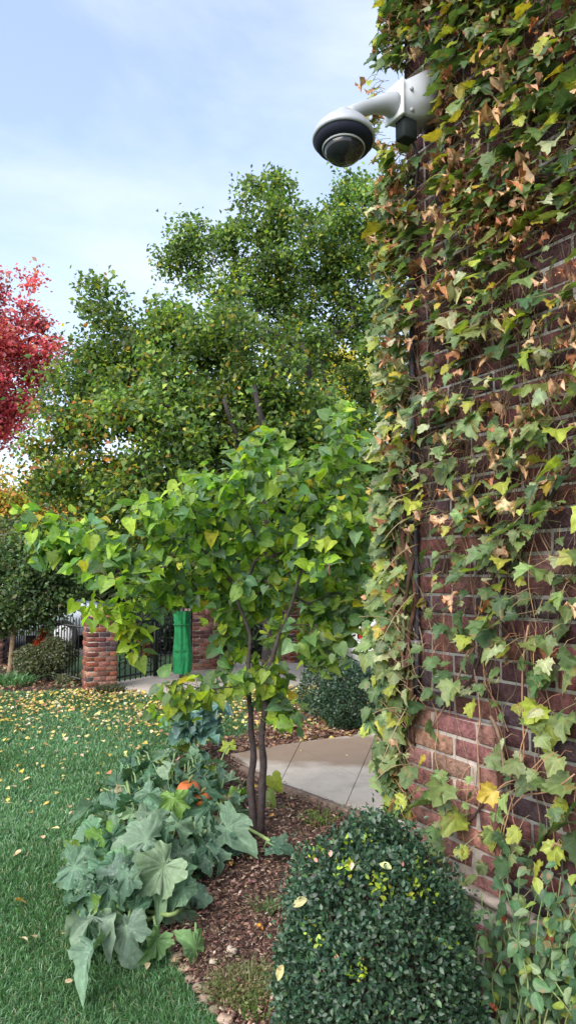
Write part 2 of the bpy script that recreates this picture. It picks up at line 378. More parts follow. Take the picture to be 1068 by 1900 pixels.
# ------------------------------------------------------------------ the brick building
CO = np.array([.462, 2.736, 0]); D = np.array([math.sin(R_(31)), -math.cos(R_(31)), 0]); NO = np.array([-D[1] * -1, 0, 0])
D = np.array([.515, -.857, 0]); D /= np.linalg.norm(D); NO = np.array([-.857, -.515, 0]); NO /= np.linalg.norm(NO)
def W(t, o, z): return CO + D * t + NO * o + np.array([0, 0, z])
WR = np.stack([D, NO, [0, 0, 1]], 1)
def WX(V): return V @ WR.T + CO
def wall_hit(px, py, o=0.0):
    d = ray(px, py); P0 = np.array([0, 0, H]); k = ((CO + NO * o - P0) @ NO) / (d @ NO); return P0 + d * k
def wc(P): q = np.asarray(P) - CO; return q @ D, q @ NO, q[..., 2] if q.ndim > 1 else q[2]

def chamfer_box(sx, sy, sz, b=.004, jit=.0015, seed=0, rough=0):
    """centred box with chamfered edges, 44 triangles; y is outward"""
    r = np.random.default_rng(seed); V = []; idx = {}
    for i in (-1, 1):
        for j in (-1, 1):
            for k in (-1, 1):
                c = np.array([i * sx / 2, j * sy / 2, k * sz / 2]) + r.normal(0, jit + rough, 3)
                for ax in range(3):
                    p = c.copy()
                    for a2 in range(3):
                        if a2 != ax: p[a2] -= (i, j, k)[a2] * b
                    idx[(i, j, k, ax)] = len(V); V.append(p)
    T = []
    def quad(a, b_, c, d): T.extend([(a, b_, c), (a, c, d)])
    for ax in range(3):
        o1, o2 = [(1, 2), (2, 0), (0, 1)][ax]
        for s in (-1, 1):
            def key(u, v):
                k = [0, 0, 0]; k[ax] = s; k[o1] = u; k[o2] = v; return idx[(*k, ax)]
            q = [key(-1, -1), key(1, -1), key(1, 1), key(-1, 1)]
            quad(*(q if s > 0 else q[::-1]))
    for ax in range(3):
        o1, o2 = [(1, 2), (2, 0), (0, 1)][ax]
        for u in (-1, 1):
            for v in (-1, 1):
                def key(s, f):
                    k = [0, 0, 0]; k[ax] = s; k[o1] = u; k[o2] = v; return idx[(*k, f)]
                q = [key(-1, o1), key(1, o1), key(1, o2), key(-1, o2)]
                quad(*(q if u * v < 0 else q[::-1]))
    for i in (-1, 1):
        for j in (-1, 1):
            for k in (-1, 1):
                q = [idx[(i, j, k, a)] for a in range(3)]; T.append(tuple(q if i * j * k > 0 else q[::-1]))
    return np.array(V), np.array(T)

bw = thing('brick_building', 'dark red brick building corner overgrown with climbing ivy', 'building', W(0, 0, 0))
mb = MB(); mb.box((.004, -5, -.2), (6, -.0045, 6.2), (.50, .47, .45), WX); mb.build('wall', M['mortar'], bw)
wallp = [o for o in bw.children][0]
mb = MB(); mb.box((-.05, -5.1, 6.2), (6.1, .07, 6.34), (.5, .48, .44), WX); mb.build('coping', M['stone'], bw)
CH = .0677; Z0 = 1.6 - 24 * CH
bcol = [(.105, .045, .045), (.078, .038, .042), (.13, .055, .052), (.06, .038, .045), (.16, .075, .068)]
bricks = []
def courses(t0, t1, z_lo, z_hi, o, off=0.0, pal=bcol, wt=(4, 4, 3, 2, 1), L_=.205, depth=.07, rough=0, skip=None, tmin=None):
    k = 0
    while True:
        zc = Z0 + k * CH + CH / 2; k += 1
        if zc < z_lo: continue
        if zc > z_hi: break
        x = t0 - (.1065 if k % 2 else 0) + off
        while x < t1:
            a = max(x, t0, tmin(zc) if tmin else -9); b = min(x + L_, t1)
            if b - a > .03 and not (skip and skip((a + b) / 2, zc)):
                bricks.append(((a + b) / 2, o - depth / 2, zc, b - a, depth, .0577, rough, pick(pal, wt, 1, .14)[0]))
            x += L_ + .0095
courses(0, 6, 0, 6.15, 0, tmin=lambda z: .609 if z < .56 else (.434 if z < 1.12 else 0))
pinkp = [(.23, .105, .092), (.19, .088, .078), (.26, .125, .11), (.165, .078, .068), (.13, .062, .055)]
mb = MB(); mb.box((.003, -.011, 0), (.425, .031, 1.121), (.30, .26, .23), WX); pil = mb.build('pilaster', M['mortar'], bw)
mb = MB(); mb.box((.003, .0315, 0), (.6, .063, .585), (.34, .29, .26), WX); mb.box((.427, -.0105, 0), (.6, .026, .583), (.36, .32, .29), WX); pl = mb.build('plinth', M['mortar'], bw)
nb0 = len(bricks)
courses(0, .43, .58, 1.15, .036, .03, pinkp, (4, 4, 3, 2, 1), rough=.0022)
courses(0, .605, .1, .5, .068, .07, pinkp, (3, 4, 1, 3, 3), rough=.0022)
def bkey(b): 
    p = W(b[0], b[1] + .035, b[2]); x, y, d = proj(p); vis = (-40 < x < 1110) and (-40 < y < 1940)
    return (0 if vis else 1, d if vis else abs(b[0]) + abs(b[2] - 1.6))
order = sorted(range(len(bricks)), key=lambda i: bkey(bricks[i]))
cache = {}
rest = MB()
for rank, i in enumerate(order):
    t, o, z, lx, dy, hz, rough, col = bricks[i]
    if rank < 300:
        key = (round(lx, 3), rough > 0, random.randrange(4))
        if key not in cache:
            V, T = chamfer_box(lx, dy, hz, .004, .0012, len(cache), rough); cache[key] = mesh_arrays('brick', V @ WR.T, T, None, M['brick'])
        link('brick', cache[key], bw, color=col, mat4=Matrix.Translation(Vector(W(t, o + random.uniform(-.002, .002), z))))
    elif t < 4:
        V, T = chamfer_box(lx, dy, hz, .004, .0012, i, rough); rest.add(WX(V + np.array([t, o, z])), T, col)
rest.build('brickwork', M['brick'], bw, kind='stuff')

# plinth cap and conduit
mb = MB(); mb.box((-.005, .0262, .5865), (.608, .076, .606), (.40, .33, .29), WX); mb.build('ledge', M['stone'], bw)
cdt = thing('conduit', 'thin dark conduit running down the ivy covered brick corner', 'pipe', W(.045, .02, 1.0))
mb = MB(); zz = np.linspace(1.19, 3.15, 26)
mb.tube([W(.045 + .004 * math.sin(z * 5), .018, z) for z in zz], .0085, (.045, .04, .055), 8); mb.build('tube', M['rubber'], cdt, True)
for z in (1.35, 1.8, 2.25, 2.7, 3.05):
    mb = MB(); mb.box((.026, .0, z), (.064, .036, z + .015), (.12, .11, .12), WX); mb.build('strap', M['black'], cdt)

# ------------------------------------------------------------------ security camera
dome = at(637, 243, 2.38); zc = dome[2]
P0 = wall_hit(815, 160); t0, _, _ = wc(dome)
sc_ = thing('security_camera', 'white dome security camera on a wall arm above the ivy', 'camera', dome)
def SX(V): return np.asarray(V, float) @ WR.T + W(t0, 0, 0)
mb = MB(); V = [[-.055, .004, 3.275], [.055, .004, 3.275], [.055, .004, 3.50], [-.055, .004, 3.50], [-.045, .183, 3.245], [.045, .183, 3.245], [.045, .183, 3.365], [-.045, .183, 3.365]]
T = [(0, 1, 2), (0, 2, 3), (4, 6, 5), (4, 7, 6), (0, 4, 5), (0, 5, 1), (3, 2, 6), (3, 6, 7), (0, 3, 7), (0, 7, 4), (1, 5, 6), (1, 6, 2)]
mb.add(SX(V), T, (.36, .38, .42)); mb.build('mounting_box', M['white'], sc_)
mb = MB(); V, T = chamfer_box(.105, .012, .134, .003, 0); mb.add(SX(V + np.array([0, .190, 3.305])), T, (.74, .76, .79)); mb.build('mounting_plate', M['white'], sc_)
for o_, z_ in ((.15, 3.345), (.15, 3.265), (.03, 3.45), (.03, 3.31)):
    mb = MB(); mb.lathe([(0, .006), (.007, .006), (.008, 0), (.008, -.006)], SX([[.0535 if o_ < .1 else .047, o_, z_]])[0], D, 10, (.35, .35, .37)); mb.build('bolt', M['black'], sc_)
us = np.linspace(0, 1, 12)
P = SX(np.array([(0, .196 + .20 * u, 3.295 - .108 * u ** 1.4) for u in us])); mb = MB()
mb.tube(P, [.046 - .020 * math.sin(min(1, u * 1.6) * math.pi / 2) for u in us], (.36, .38, .42), 20); mb.build('arm', M['white'], sc_, True)
ax = np.array([-.02, -.13, -1.0]); ax /= np.linalg.norm(ax); cen = np.array([dome[0], dome[1], 3.098])
mb = MB(); mb.lathe([(.0, -.104), (.024, -.103), (.034, -.096), (.038, -.078), (.05, -.068), (.08, -.048), (.1, -.022), (.108, .0), (.108, .008), (.104, .013), (.1, .012)], cen, ax, 44, (.36, .38, .43)); mb.build('housing', M['white'], sc_, True)
mb = MB(); mb.lathe([(.1005, .0115), (.099, .02), (.093, .03), (.084, .037), (.074, .04), (.0, .04)], cen, ax, 44, (.012, .014, .03)); mb.build('collar', M['rubber'], sc_, True)
mb = MB(); mb.lathe([(.0705, .038), (.0735, .041), (.0725, .046), (.069, .047), (.067, .041)], cen, ax, 44, (.4, .4, .43)); mb.build('trim_ring', M['white'], sc_, True)
mb = MB(); mb.lathe([(.067 * math.cos(a), .042 + .052 * math.sin(a)) for a in np.linspace(0, math.pi / 2, 10)], cen, ax, 44, (.015, .015, .022)); mb.build('dome_cover', M['dark_gloss'], sc_, True)
mb = MB(); V, T = chamfer_box(.052, .062, .075, .004, 0); mb.add(SX(V + np.array([0.01, .145, 3.207])), T, (.012, .018, .018))
jb = mb.build('junction_box', M['rubber'], None); tag(jb, 'small black junction box mounted under the white camera bracket', 'electrical box')
mb = MB(); mb.tube(SX(np.array([(.01, .12, 3.19), (-.03, .05, 3.15), (-.08, .024, 3.08), (-.12, .02, 2.98)])), .006, (.09, .08, .09), 6)
o = mb.build('cable', M['rubber'], None, True); tag(o, 'dark cable looping from the black box to the brick corner', 'cable')

# ------------------------------------------------------------------ ivy on the wall
ivy = thing('climbing_ivy', 'climbing ivy turning brown and yellow over the brick corner', 'climbing plant', W(.3, .05, 0))
def ivy_density(t, z):
    px, py, _ = proj(W(t, .05, z))
    d = np.interp(py, [-300, 200, 360, 520, 800, 1000, 1250, 1330, 1420, 1500, 1600, 1680, 2000], [1, 1, .9, .62, .50, .33, .25, .11, .07, .26, .22, .05, .03])
    n = .5 + .9 * (float(wob(np.array(t * 4.2 + 3), np.array(z * 3.1), 1.0)) )
    d *= min(1.35, max(.22 if py > 350 else .75, .55 + n * .7))
    if py > 1290 and px < 930: d *= .75
    if t < .07: d *= 1.0 if py < 1250 else .8
    return d
NP = 36000
ts = rng.uniform(-.02, 2.6, NP); zs = rng.uniform(.45, 5.6, NP)
keep = np.array([rng.random() < ivy_density(a, b) * .62 for a, b in zip(ts, zs)])
ts, zs = ts[keep], zs[keep]; os_ = np.abs(rng.normal(.05, .045, len(ts))) + .012
# sprays hanging past the corner
ovh = []
for _ in range(2600):
    z = rng.uniform(.75, 4.6); py = proj(W(0, 0, z))[1]
    wdt = np.interp(py, [-200, 60, 140, 200, 260, 330, 700, 1050, 1130, 1300, 1400, 1480, 1600], [.05, .07, .15, .15, .10, .08, .10, .12, .14, .11, .13, .05, .02])
    u = rng.beta(1.0, 1.5); ovh.append((-u * wdt * 1.75, rng.uniform(-.10, .10) * (1 - .3 * u) , z))
ovh = np.array(ovh); ovh = ovh[rng.random(len(ovh)) < .72]
# clear a gap in front of the camera bracket
PT = np.array([W(a, b, c) for a, b, c in zip(ts, os_, zs)] + [W(a, b, c) for a, b, c in ovh])
px, py, dep = proj(PT)
bad = (px > 700) & (px < 800) & (py > 128) & (py < 268)
bad |= (px > 768) & (px < 800) & (py > 262) & (py < 740) & (rng.random(len(px)) < .62)
bad |= (px > 745) & (px < 790) & (py > 262) & (py < 380) & (rng.random(len(px)) < .6)
bad |= (px > 560) & (px < 735) & (py > 150) & (py < 330) & (dep < 2.75)
PT = PT[~bad]; n = len(PT); px, py, dep = proj(PT)
tt, oo, zz = wc(PT)
upw = np.interp(py, [300, 900, 1400], [1.25, 1.0, .55])[:, None]; nrm = NO[None] * rng.uniform(.15, .8, (n, 1)) + np.array([0, 0, 1.]) * rng.uniform(.35, 1.3, (n, 1)) * upw + rvec(n) * .42
left = tt < -.02; nrm[left] += np.array([-.4, -.5, .1])
tip = np.array([0, 0, -.8])[None] + NO[None] * rng.uniform(.1, 1.3, (n, 1)) + D[None] * rng.normal(0, .6, (n, 1)) + rvec(n) * .25
size = np.clip(rng.lognormal(math.log(.043), .36, n), .018, .078); size *= np.interp(py, [300, 900, 1300], [1.0, 1.05, 1.2])
G1, G2, G3, YG, YE, TAN, BR, PALE = (.11, .17, .065), (.065, .115, .05), (.18, .245, .09), (.31, .35, .06), (.42, .34, .05), (.50, .35, .23), (.33, .16, .085), (.34, .38, .22)
cols = np.zeros((n, 3)); dry = np.zeros(n, bool)
for i in range(n):
    y = py[i]
    wts = np.array([np.interp(y, [0, 400, 900, 1300, 1600], v) for v in
        ([3, 2.0, 3.2, 4, 4], [4, 2, 1.6, 2, 2], [1.5, 2.2, 3.2, 4, 5], [1.6, 1.4, 1.5, 1.4, 1.6], [.8, .5, .35, .3, .3], [1.2, 2.9, 1.5, .6, .3], [.9, 1.1, .6, .4, .3], [.8, 1.4, 1.6, 1.2, .8])])
    if tt[i] < .0: wts = wts * np.array([1.6, .9, 1.6, 2.2, .9, .9, .9, .6])
    k = rng.choice(8, p=wts / wts.sum()); cols[i] = (G1, G2, G3, YG, YE, TAN, BR, PALE)[k]; dry[i] = k in (5, 6) or (k == 7 and rng.random() < .3)
cols = np.clip(cols * rng.normal(1, .14, (n, 1)) * rng.normal(1, .05, (n, 3)), .01, 1)
Rm = frames(nrm, tip, size); Rm[dry] *= .8
scr = np.where((px > 0) & (px < 1068) & (py > 0) & (py < 1900), size / dep, 0) * (1 + oo * 2)
order = np.argsort(-scr); big = order[:300]
bigdry = np.array([i for i in big if dry[i]]); bigok = np.array([i for i in big if not dry[i]])
mes1 = [mesh_arrays('leaf', t[0], t[1], t[2], M['ivy']) for t in ivy_t]; mes2 = [mesh_arrays('leaf', t[0], t[1], t[2], M['dry']) for t in ivy_dry_t]
for i in big:
    m = Matrix([[*Rm[i][r], PT[i][r]] for r in range(3)] + [[0, 0, 0, 1]])
    link('leaf', random.choice(mes2 if dry[i] else mes1), ivy, color=cols[i], mat4=m)
il = np.array(world_loc(ivy)); bs = set(big.tolist()); restm = np.array([i not in bs for i in range(n)])
for msk, tm, mt in ((restm & ~dry, ivy_t, M['ivy']), (restm & dry, ivy_dry_t, M['dry'])):
    idx = np.nonzero(msk)[0]; V, T, Cc = scatter_mesh(tm, rng.integers(0, len(tm), len(idx)), Rm[idx], PT[idx] - il, cols[idx])
    link('foliage', mesh_arrays('foliage', V, T, Cc, mt), ivy, kind='stuff', mat4=Matrix.Translation(Vector(il)))
# leaf stalks
mb = MB()
vis = np.nonzero((px > -60) & (px < 1150) & (py > -100) & (py < 1900))[0]
for i in vis:
    if rng.random() < .75:
        a = PT[i]; ln = rng.uniform(.03, .10); b = a - NO * max(oo[i] - .01, .01) * rng.uniform(.6, 1) + np.array([0, 0, rng.uniform(-.01, .05)]) + D * rng.normal(0, .025)
        if tt[i] < 0: b = a + D * rng.uniform(.03, .1) + np.array([0, 0, rng.uniform(-.06, .0)])
        m_ = (a + b) / 2 + np.array([0, 0, .012]); c = pick([(.30, .22, .12), (.36, .16, .10), (.28, .26, .12)], [3, 2, 2], 1)[0]
        mb.tube([a, m_, b], [.0010, .0011, .0014], c, 3, False)
mb.build('stalks', M['stem'], ivy, kind='stuff')
# vines hugging the wall
def wander(t, z, ln, o=.012, dz=1.0, curve=.5, step=.04):
    P = []; a = math.pi / 2 * dz + rng.normal(0, .3); k = int(ln / step)
    for i in range(k):
        P.append(W(t, max(o + .010 * math.sin(i * .9 + t * 9) , .004), z)); a += rng.normal(0, curve * .3); a += (math.pi / 2 * dz - a) * .08
        t += math.cos(a) * step; z += math.sin(a) * step
    return np.array(P)
for i in range(150):
    t = rng.uniform(0, 1.35); z = rng.uniform(.6, 3.8); s = rng.random()
    P = wander(t, z, rng.uniform(.3, 1.3), .045 if (t < .62 and z < .62) else (.045 if (t < .45 and z < 1.2) else .014))
    tq = wc(P)[0]; P = P[tq > -.01]
    if len(P) < 4: continue
    mb = MB(); c = pick([(.20, .12, .08), (.33, .22, .13), (.12, .07, .05), (.36, .20, .13)], [3, 3, 2, 2], 1)[0]
    r = rng.choice([.0013, .0022, .0036], p=[.45, .4, .15]); mb.tube(P, np.linspace(r, r * .5, len(P)), c, 5)
    mb.build('vine_stem', M['stem'], ivy)
for (a, b, r, c) in (((700, 440), (820, 300), .0022, 0), ((912, 1330), (938, 1440), .006, 0), ((978, 1160), (965, 1420), .0032, 1), ((915, 1170), (850, 1290), .005, 2), ((930, 990), (905, 1100), .007, 2), ((1060, 860), (935, 1060), .007, 2), ((800, 1570), (905, 1480), .005, 2), ((905, 1490), (1010, 1400), .0028, 1), ((945, 1500), (1060, 1440), .0028, 1), ((825, 1600), (870, 1580), .0028, 1), ((1020, 1575), (1080, 1572), .003, 1), ((870, 1420), (845, 1480), .002, 1), ((870, 1420), (895, 1490), .002, 1)):
    p, q = wall_hit(*a, .045), wall_hit(*b, .045); P = [p + (q - p) * u + np.array([0, 0, .012 * math.sin(u * 7)]) + D * .01 * math.sin(u * 5 + r * 900) for u in np.linspace(0, 1, 9)]
    mb = MB(); mb.tube(P, np.linspace(r, r * .8, 9), [(.2, .13, .09), (.36, .2, .13), (.055, .035, .028)][c], 6); mb.build('vine_stem', M['stem'], ivy)
mb = MB()
for i in range(800):
    P = wander(rng.uniform(0, 1.3), rng.uniform(1.3, 3.9), rng.uniform(.12, .4), rng.uniform(.006, .05), rng.choice([-1, 1, .3]), .9, .025)
    P = P[wc(P)[0] > -.03]
    if len(P) > 3: mb.tube(P, .0011, pick([(.10, .07, .05), (.2, .14, .09)], (2, 1), 1)[0], 3, False)
mb.build('twigs', M['stem'], ivy, kind='stuff')
# thick old vines hanging at the corner
for i in range(14):
    z0 = rng.uniform(.75, 1.1); z1 = z0 + rng.uniform(.5, 1.3); t = rng.uniform(-.07, .04); k = 14
    P = [W(t + .02 * math.sin(j * .8 + i), rng.uniform(.03, .05) + .01 * math.sin(j + i), z0 + (z1 - z0) * j / k) for j in range(k + 1)]
    mb = MB(); mb.tube(P, np.linspace(.004, .007, k + 1) * rng.uniform(.5, 1.6), pick([(.10, .045, .035), (.2, .12, .085), (.07, .04, .03)], [3, 2, 2], 1)[0], 6); mb.build('vine_stem', M['bark'], ivy)
# sprays reaching out from the corner
for (a, b) in (((770, 915), (690, 950)), ((775, 1010), (700, 1065)), ((770, 1180), (665, 1130)), ((775, 1330), (690, 1310)), ((770, 1290), (700, 1420)), ((765, 1420), (690, 1440)), ((770, 860), (690, 840)), ((760, 720), (690, 730)), ((750, 100), (700, 100)), ((770, 1100), (700, 1190)), ((775, 960), (710, 990))):
    p = wall_hit(*a, .04); q = at(b[0], b[1], p[1] - .1); P = [p + (q - p) * u + np.array([0, 0, -.03 * u * u + .02 * math.sin(u * 3)]) for u in np.linspace(0, 1, 8)]
    mb = MB(); mb.tube(P, np.linspace(.003, .0012, 8), (.28, .22, .12), 5); mb.build('tendril', M['stem'], ivy)

# ------------------------------------------------------------------ trees
def blob_points(blobs, n, shell=.45, surf=.7):
    """blobs: (px, py, r_px, Y[, weight]) -> points, biased to the shell"""
    Cn = np.array([at(b[0], b[1], b[3]) for b in blobs]); Rr = np.array([b[2] / F * b[3] for b in blobs])
    wt = Rr ** 2.2 * np.array([b[4] if len(b) > 4 else 1 for b in blobs]); wt /= wt.sum()
    k = rng.choice(len(blobs), n, p=wt); d = rvec(n); rad = np.where(rng.random(n) < surf, rng.uniform(shell, 1, n) ** .6, rng.random(n) ** .4) * np.where(rng.random(n) < .12, rng.uniform(1.05, 1.35, n), 1)
    return Cn[k] + d * (rad * Rr[k])[:, None]
def grow(trunks, targets, step=.25, droop=0.0, jit=.10, pen=.25, start=.35):
    """connect each target to the nearest node of the growing skeleton; returns nodes, parents"""
    nodes = []; par = []
    for tr in trunks:
        first = True; root = tr.get('at', -1)
        for p in tr['pts']:
            nodes.append(np.asarray(p, float)); par.append(root if first else len(nodes) - 2); first = False
    low = np.array([i for i in range(len(nodes))])
    z0 = nodes[0][2]; top = np.mean([tr['pts'][-1] for tr in trunks], axis=0); base = np.asarray(trunks[0]['pts'][0])
    zmin = min(tr.get('zmin', z0) for tr in trunks)
    order = np.argsort(np.linalg.norm(targets - top, axis=1))
    plen = [0.0] * len(nodes); usable = [nodes[i][2] >= zmin for i in range(len(nodes))]; tips = []
    for i in order:
        tg = targets[i]; A = np.array(nodes); d = np.linalg.norm(A - tg, axis=1) + pen * np.array(plen) * .35 + np.where(A[:, 2] > tg[2] + .1, (A[:, 2] - tg[2]) * .6, 0)
        d[~np.array(usable)] = 1e9
        j = int(np.argmin(d)); a = nodes[j]; ln = np.linalg.norm(tg - a); k = max(1, int(ln / step)); prev = j
        off = rng.normal(0, jit * ln, 3) * .6; off[2] = abs(off[2]) * .4 - droop * ln
        for q in range(1, k + 1):
            u = q / k; p = a + (tg - a) * u + off * math.sin(u * math.pi) * .6 + (rng.normal(0, step * .10, 3) if q < k else 0)
            nodes.append(p); par.append(prev); plen.append(plen[prev] + ln / k); usable.append(True); prev = len(nodes) - 1
        tips.append(prev)
    return np.array(nodes), np.array(par), np.array(tips)
def branch_mesh(nodes, par, r_tip, power=2.3, k=5, rmax=None, kinds=(1, 1, 1), colfun=None):
    n = len(nodes); a = np.zeros(n); ch = [[] for _ in range(n)]
    for i in range(n):
        if par[i] >= 0: ch[par[i]].append(i)
    for i in range(n - 1, -1, -1):
        a[i] = max(a[i], r_tip ** power)
        if par[i] >= 0: a[par[i]] += a[i] if len(ch[i]) or True else 0
    # pipe model counts every segment end only once
    a = np.zeros(n)
    for i in range(n - 1, -1, -1):
        if not ch[i]: a[i] = r_tip ** power
        if par[i] >= 0: a[par[i]] += a[i]
    r = a ** (1 / power)
    if rmax: r = np.minimum(r, rmax)
    return r, ch
def draw_branches(nodes, par, r, ch, mb, col=(1, 1, 1), k=5, kfine=4):
    seen = set()
    def chain(i, start):
        P = [nodes[start], nodes[i]] if start >= 0 else [nodes[i]]; Rr = [min(r[start], r[i] * 1.15), r[i]] if start >= 0 else [r[i]]
        cur = i
        while ch[cur]:
            nx = max(ch[cur], key=lambda c: r[c])
            for c in ch[cur]:
                if c != nx: stack.append((c, cur))
            P.append(nodes[nx]); Rr.append(r[nx]); cur = nx
        if len(P) > 1: mb.tube(P, Rr, col, k if Rr[0] > .02 else kfine, False)
    roots = [i for i in range(len(nodes)) if par[i] < 0]; stack = [(i, -1) for i in roots]
    while stack: chain(*stack.pop())

def tree(name, label, cat, base, trunks, blobs, n_t, leaves_per, leaf, spread, cols, wts, r_tip=.006, bark=(.09, .07, .06), step=.3, rmax=.16, mat=None, group=None, temps=None, surf=.7, extra=0, flat=.7, tipcol=None):
    th = thing(name, label, cat, base, group)
    tg = blob_points(blobs, n_t, surf=surf); nodes, par, tips = grow(trunks, tg, step)
    r, ch = branch_mesh(nodes, par, r_tip, rmax=rmax); ntr = sum(len(t['pts']) for t in trunks)
    # trunk apart from the branches
    mbt = MB()
    for t in trunks:
        i0 = 0
    off = 0
    for t in trunks:
        m = len(t['pts']); rr = [max(r[off + q], t.get('r', .05) * (1 - .5 * q / m)) for q in range(m)]; rr[0] *= 1.25
        P = list(t['pts']); 
        mbt2 = MB(); mbt2.tube(P, rr, bark, 10, True); mbt2.build('trunk', M['bark'], th, True); off += m
    mbb = MB(); par2 = par.copy(); par2[:ntr] = -2
    chb = [list(c) for c in ch]
    stackroots = [i for i in range(ntr, len(nodes)) if par[i] < ntr]
    for root in stackroots:
        st = [(root, par[root])]
        while st:
            i, s = st.pop(); P = [nodes[s], nodes[i]]; Rr = [min(r[s], r[i] * 1.15), r[i]]; cur = i
            while ch[cur]:
                nx = max(ch[cur], key=lambda c: r[c])
                st += [(c, cur) for c in ch[cur] if c != nx]; P.append(nodes[nx]); Rr.append(r[nx]); cur = nx
            mbb.tube(P, Rr, bark, 5 if Rr[0] > .012 else 3, False)
    mbb.build('branches', M['bark'], th, kind='stuff')
    # leaves
    k = rng.integers(0, len(tips), n_t * leaves_per); cen = nodes[tips[k]]
    along = nodes[par[tips[k]]]; u = rng.random((len(k), 1)); cen = cen * (1 - u * .8) + along * u * .8
    sp_ = spread * rng.lognormal(0, .25, (n_t, 1))[k]
    pos = cen + np.clip(rng.normal(0, 1, (len(k), 3)), -1.7, 1.7) * sp_ * np.array([1, 1, flat])
    n = len(pos); nr = rvec(n) + np.array([0, -.25, .75]); tp = rvec(n) + np.array([0, 0, -.5])
    sz = leaf * rng.lognormal(0, .2, n)
    cl = pick(cols, wts, n, .16); shade = (1 + .30 * rng.normal(0, 1, n_t))[k].clip(.55, 1.6); cl *= shade[:, None]
    if tipcol is not None: cl = tipcol(pos, cl)
    tm = temps or quad_t; V, T, Cc = scatter_mesh(tm, rng.integers(0, len(tm), n), frames(nr, tp, sz), pos - np.asarray(base), cl)
    link('crown', mesh_arrays('crown', V, T, Cc, mat or M['far']), th, kind='stuff', mat4=Matrix.Translation(Vector(base)))
    return th
def line(p, q, n, bend=(0, 0, 0)): return [p + (q - p) * u + np.array(bend) * math.sin(u * math.pi) for u in np.linspace(0, 1, n)]

GRN = [(.11, .18, .05), (.16, .24, .055), (.25, .32, .06), (.07, .13, .05), (.42, .38, .06), (.52, .30, .07)]
# tall tree behind, sparse top with sky gaps
YB = 12.8; b0 = onz(578, 1240); b0 = np.array([(578 - 534) / F * YB, YB, 0])
tr = [dict(pts=line(b0, at(592, 880, YB - .9), 6), r=.13, zmin=1.5), dict(pts=line(at(592, 880, YB - .9), at(562, 640, YB - 1.2), 5, (.04, 0, 0)), r=.09, at=5)]
tree('tall_tree', 'tall open crowned green tree rising between camera dome and brick corner', 'tree', b0, tr,
     [(560, 470, 100, YB), (430, 545, 60, YB), (520, 530, 70, YB), (495, 390, 66, YB, 1.3), (640, 420, 90, YB - .5), (400, 460, 62, YB, 1.3), (345, 480, 55, YB, 1.1), (310, 475, 34, YB + .3, 1.2), (700, 500, 100, YB), (610, 600, 110, YB + .5), (725, 640, 110, YB),
      (680, 790, 120, YB), (730, 350, 50, YB, .8), (500, 350, 30, YB, 1.4), (610, 345, 26, YB, 1.2), (470, 570, 80, YB), (430, 410, 26, YB, 1.4), (580, 880, 120, YB), (760, 930, 110, YB), (665, 365, 40, YB, .7), (350, 440, 32, YB, 1.2), (690, 390, 70, YB), (740, 430, 80, YB)],
     560, 105, .080, .15, GRN, (3, 3, 2, 3, .35, .06), rmax=.13, bark=(.045, .036, .036))
# broad tree in front, dense dome
YA = 11.0; a0 = np.array([(500 - 534) / F * YA, YA, 0])
tr = [dict(pts=line(a0, at(492, 880, YA - .8), 5), r=.10, zmin=1.3), dict(pts=line(at(492, 880, YA - .8), at(470, 715, YA - 1.15), 4, (.05, 0, 0)), r=.055, at=4), dict(pts=line(at(492, 880, YA - .8), at(290, 745, YA - 1.25), 6, (0, 0, .15)), r=.04, at=4), dict(pts=line(at(492, 880, YA - .8), at(415, 740, YA - 1.2), 5, (-.1, 0, 0)), r=.04, at=4)]
def warm_left(pos, cl):
    X, Y, _ = proj(pos); m = ((X < 250) & (Y > 740) & (Y < 880) & (rng.random(len(X)) < .12)) | (rng.random(len(X)) < .012)
    cl = cl.copy(); cl[m] = pick([(.5, .22, .05), (.55, .18, .12), (.5, .38, .05)], [2, 1, 3], int(m.sum())); return cl
tree('broad_tree', 'broad dense green tree with dark limbs behind the redbud', 'tree', a0, tr,
     [(300, 690, 130, YA), (215, 640, 62, YA), (178, 555, 34, YA, 1.5), (195, 600, 45, YA), (430, 680, 125, YA - .3), (165, 750, 85, YA), (300, 830, 160, YA - .5), (470, 830, 130, YA), (125, 850, 80, YA - .3), (385, 610, 66, YA), (150, 700, 50, YA),
      (560, 900, 120, YA), (330, 960, 140, YA - .4), (190, 940, 90, YA), (520, 760, 100, YA - .4), (600, 1020, 90, YA), (460, 1010, 110, YA), (300, 600, 45, YA), (550, 640, 60, YA)],
     600, 145, .080, .165, GRN, (4, 4, 2.6, 4, .5, .12), rmax=.09, bark=(.05, .042, .042), tipcol=warm_left)
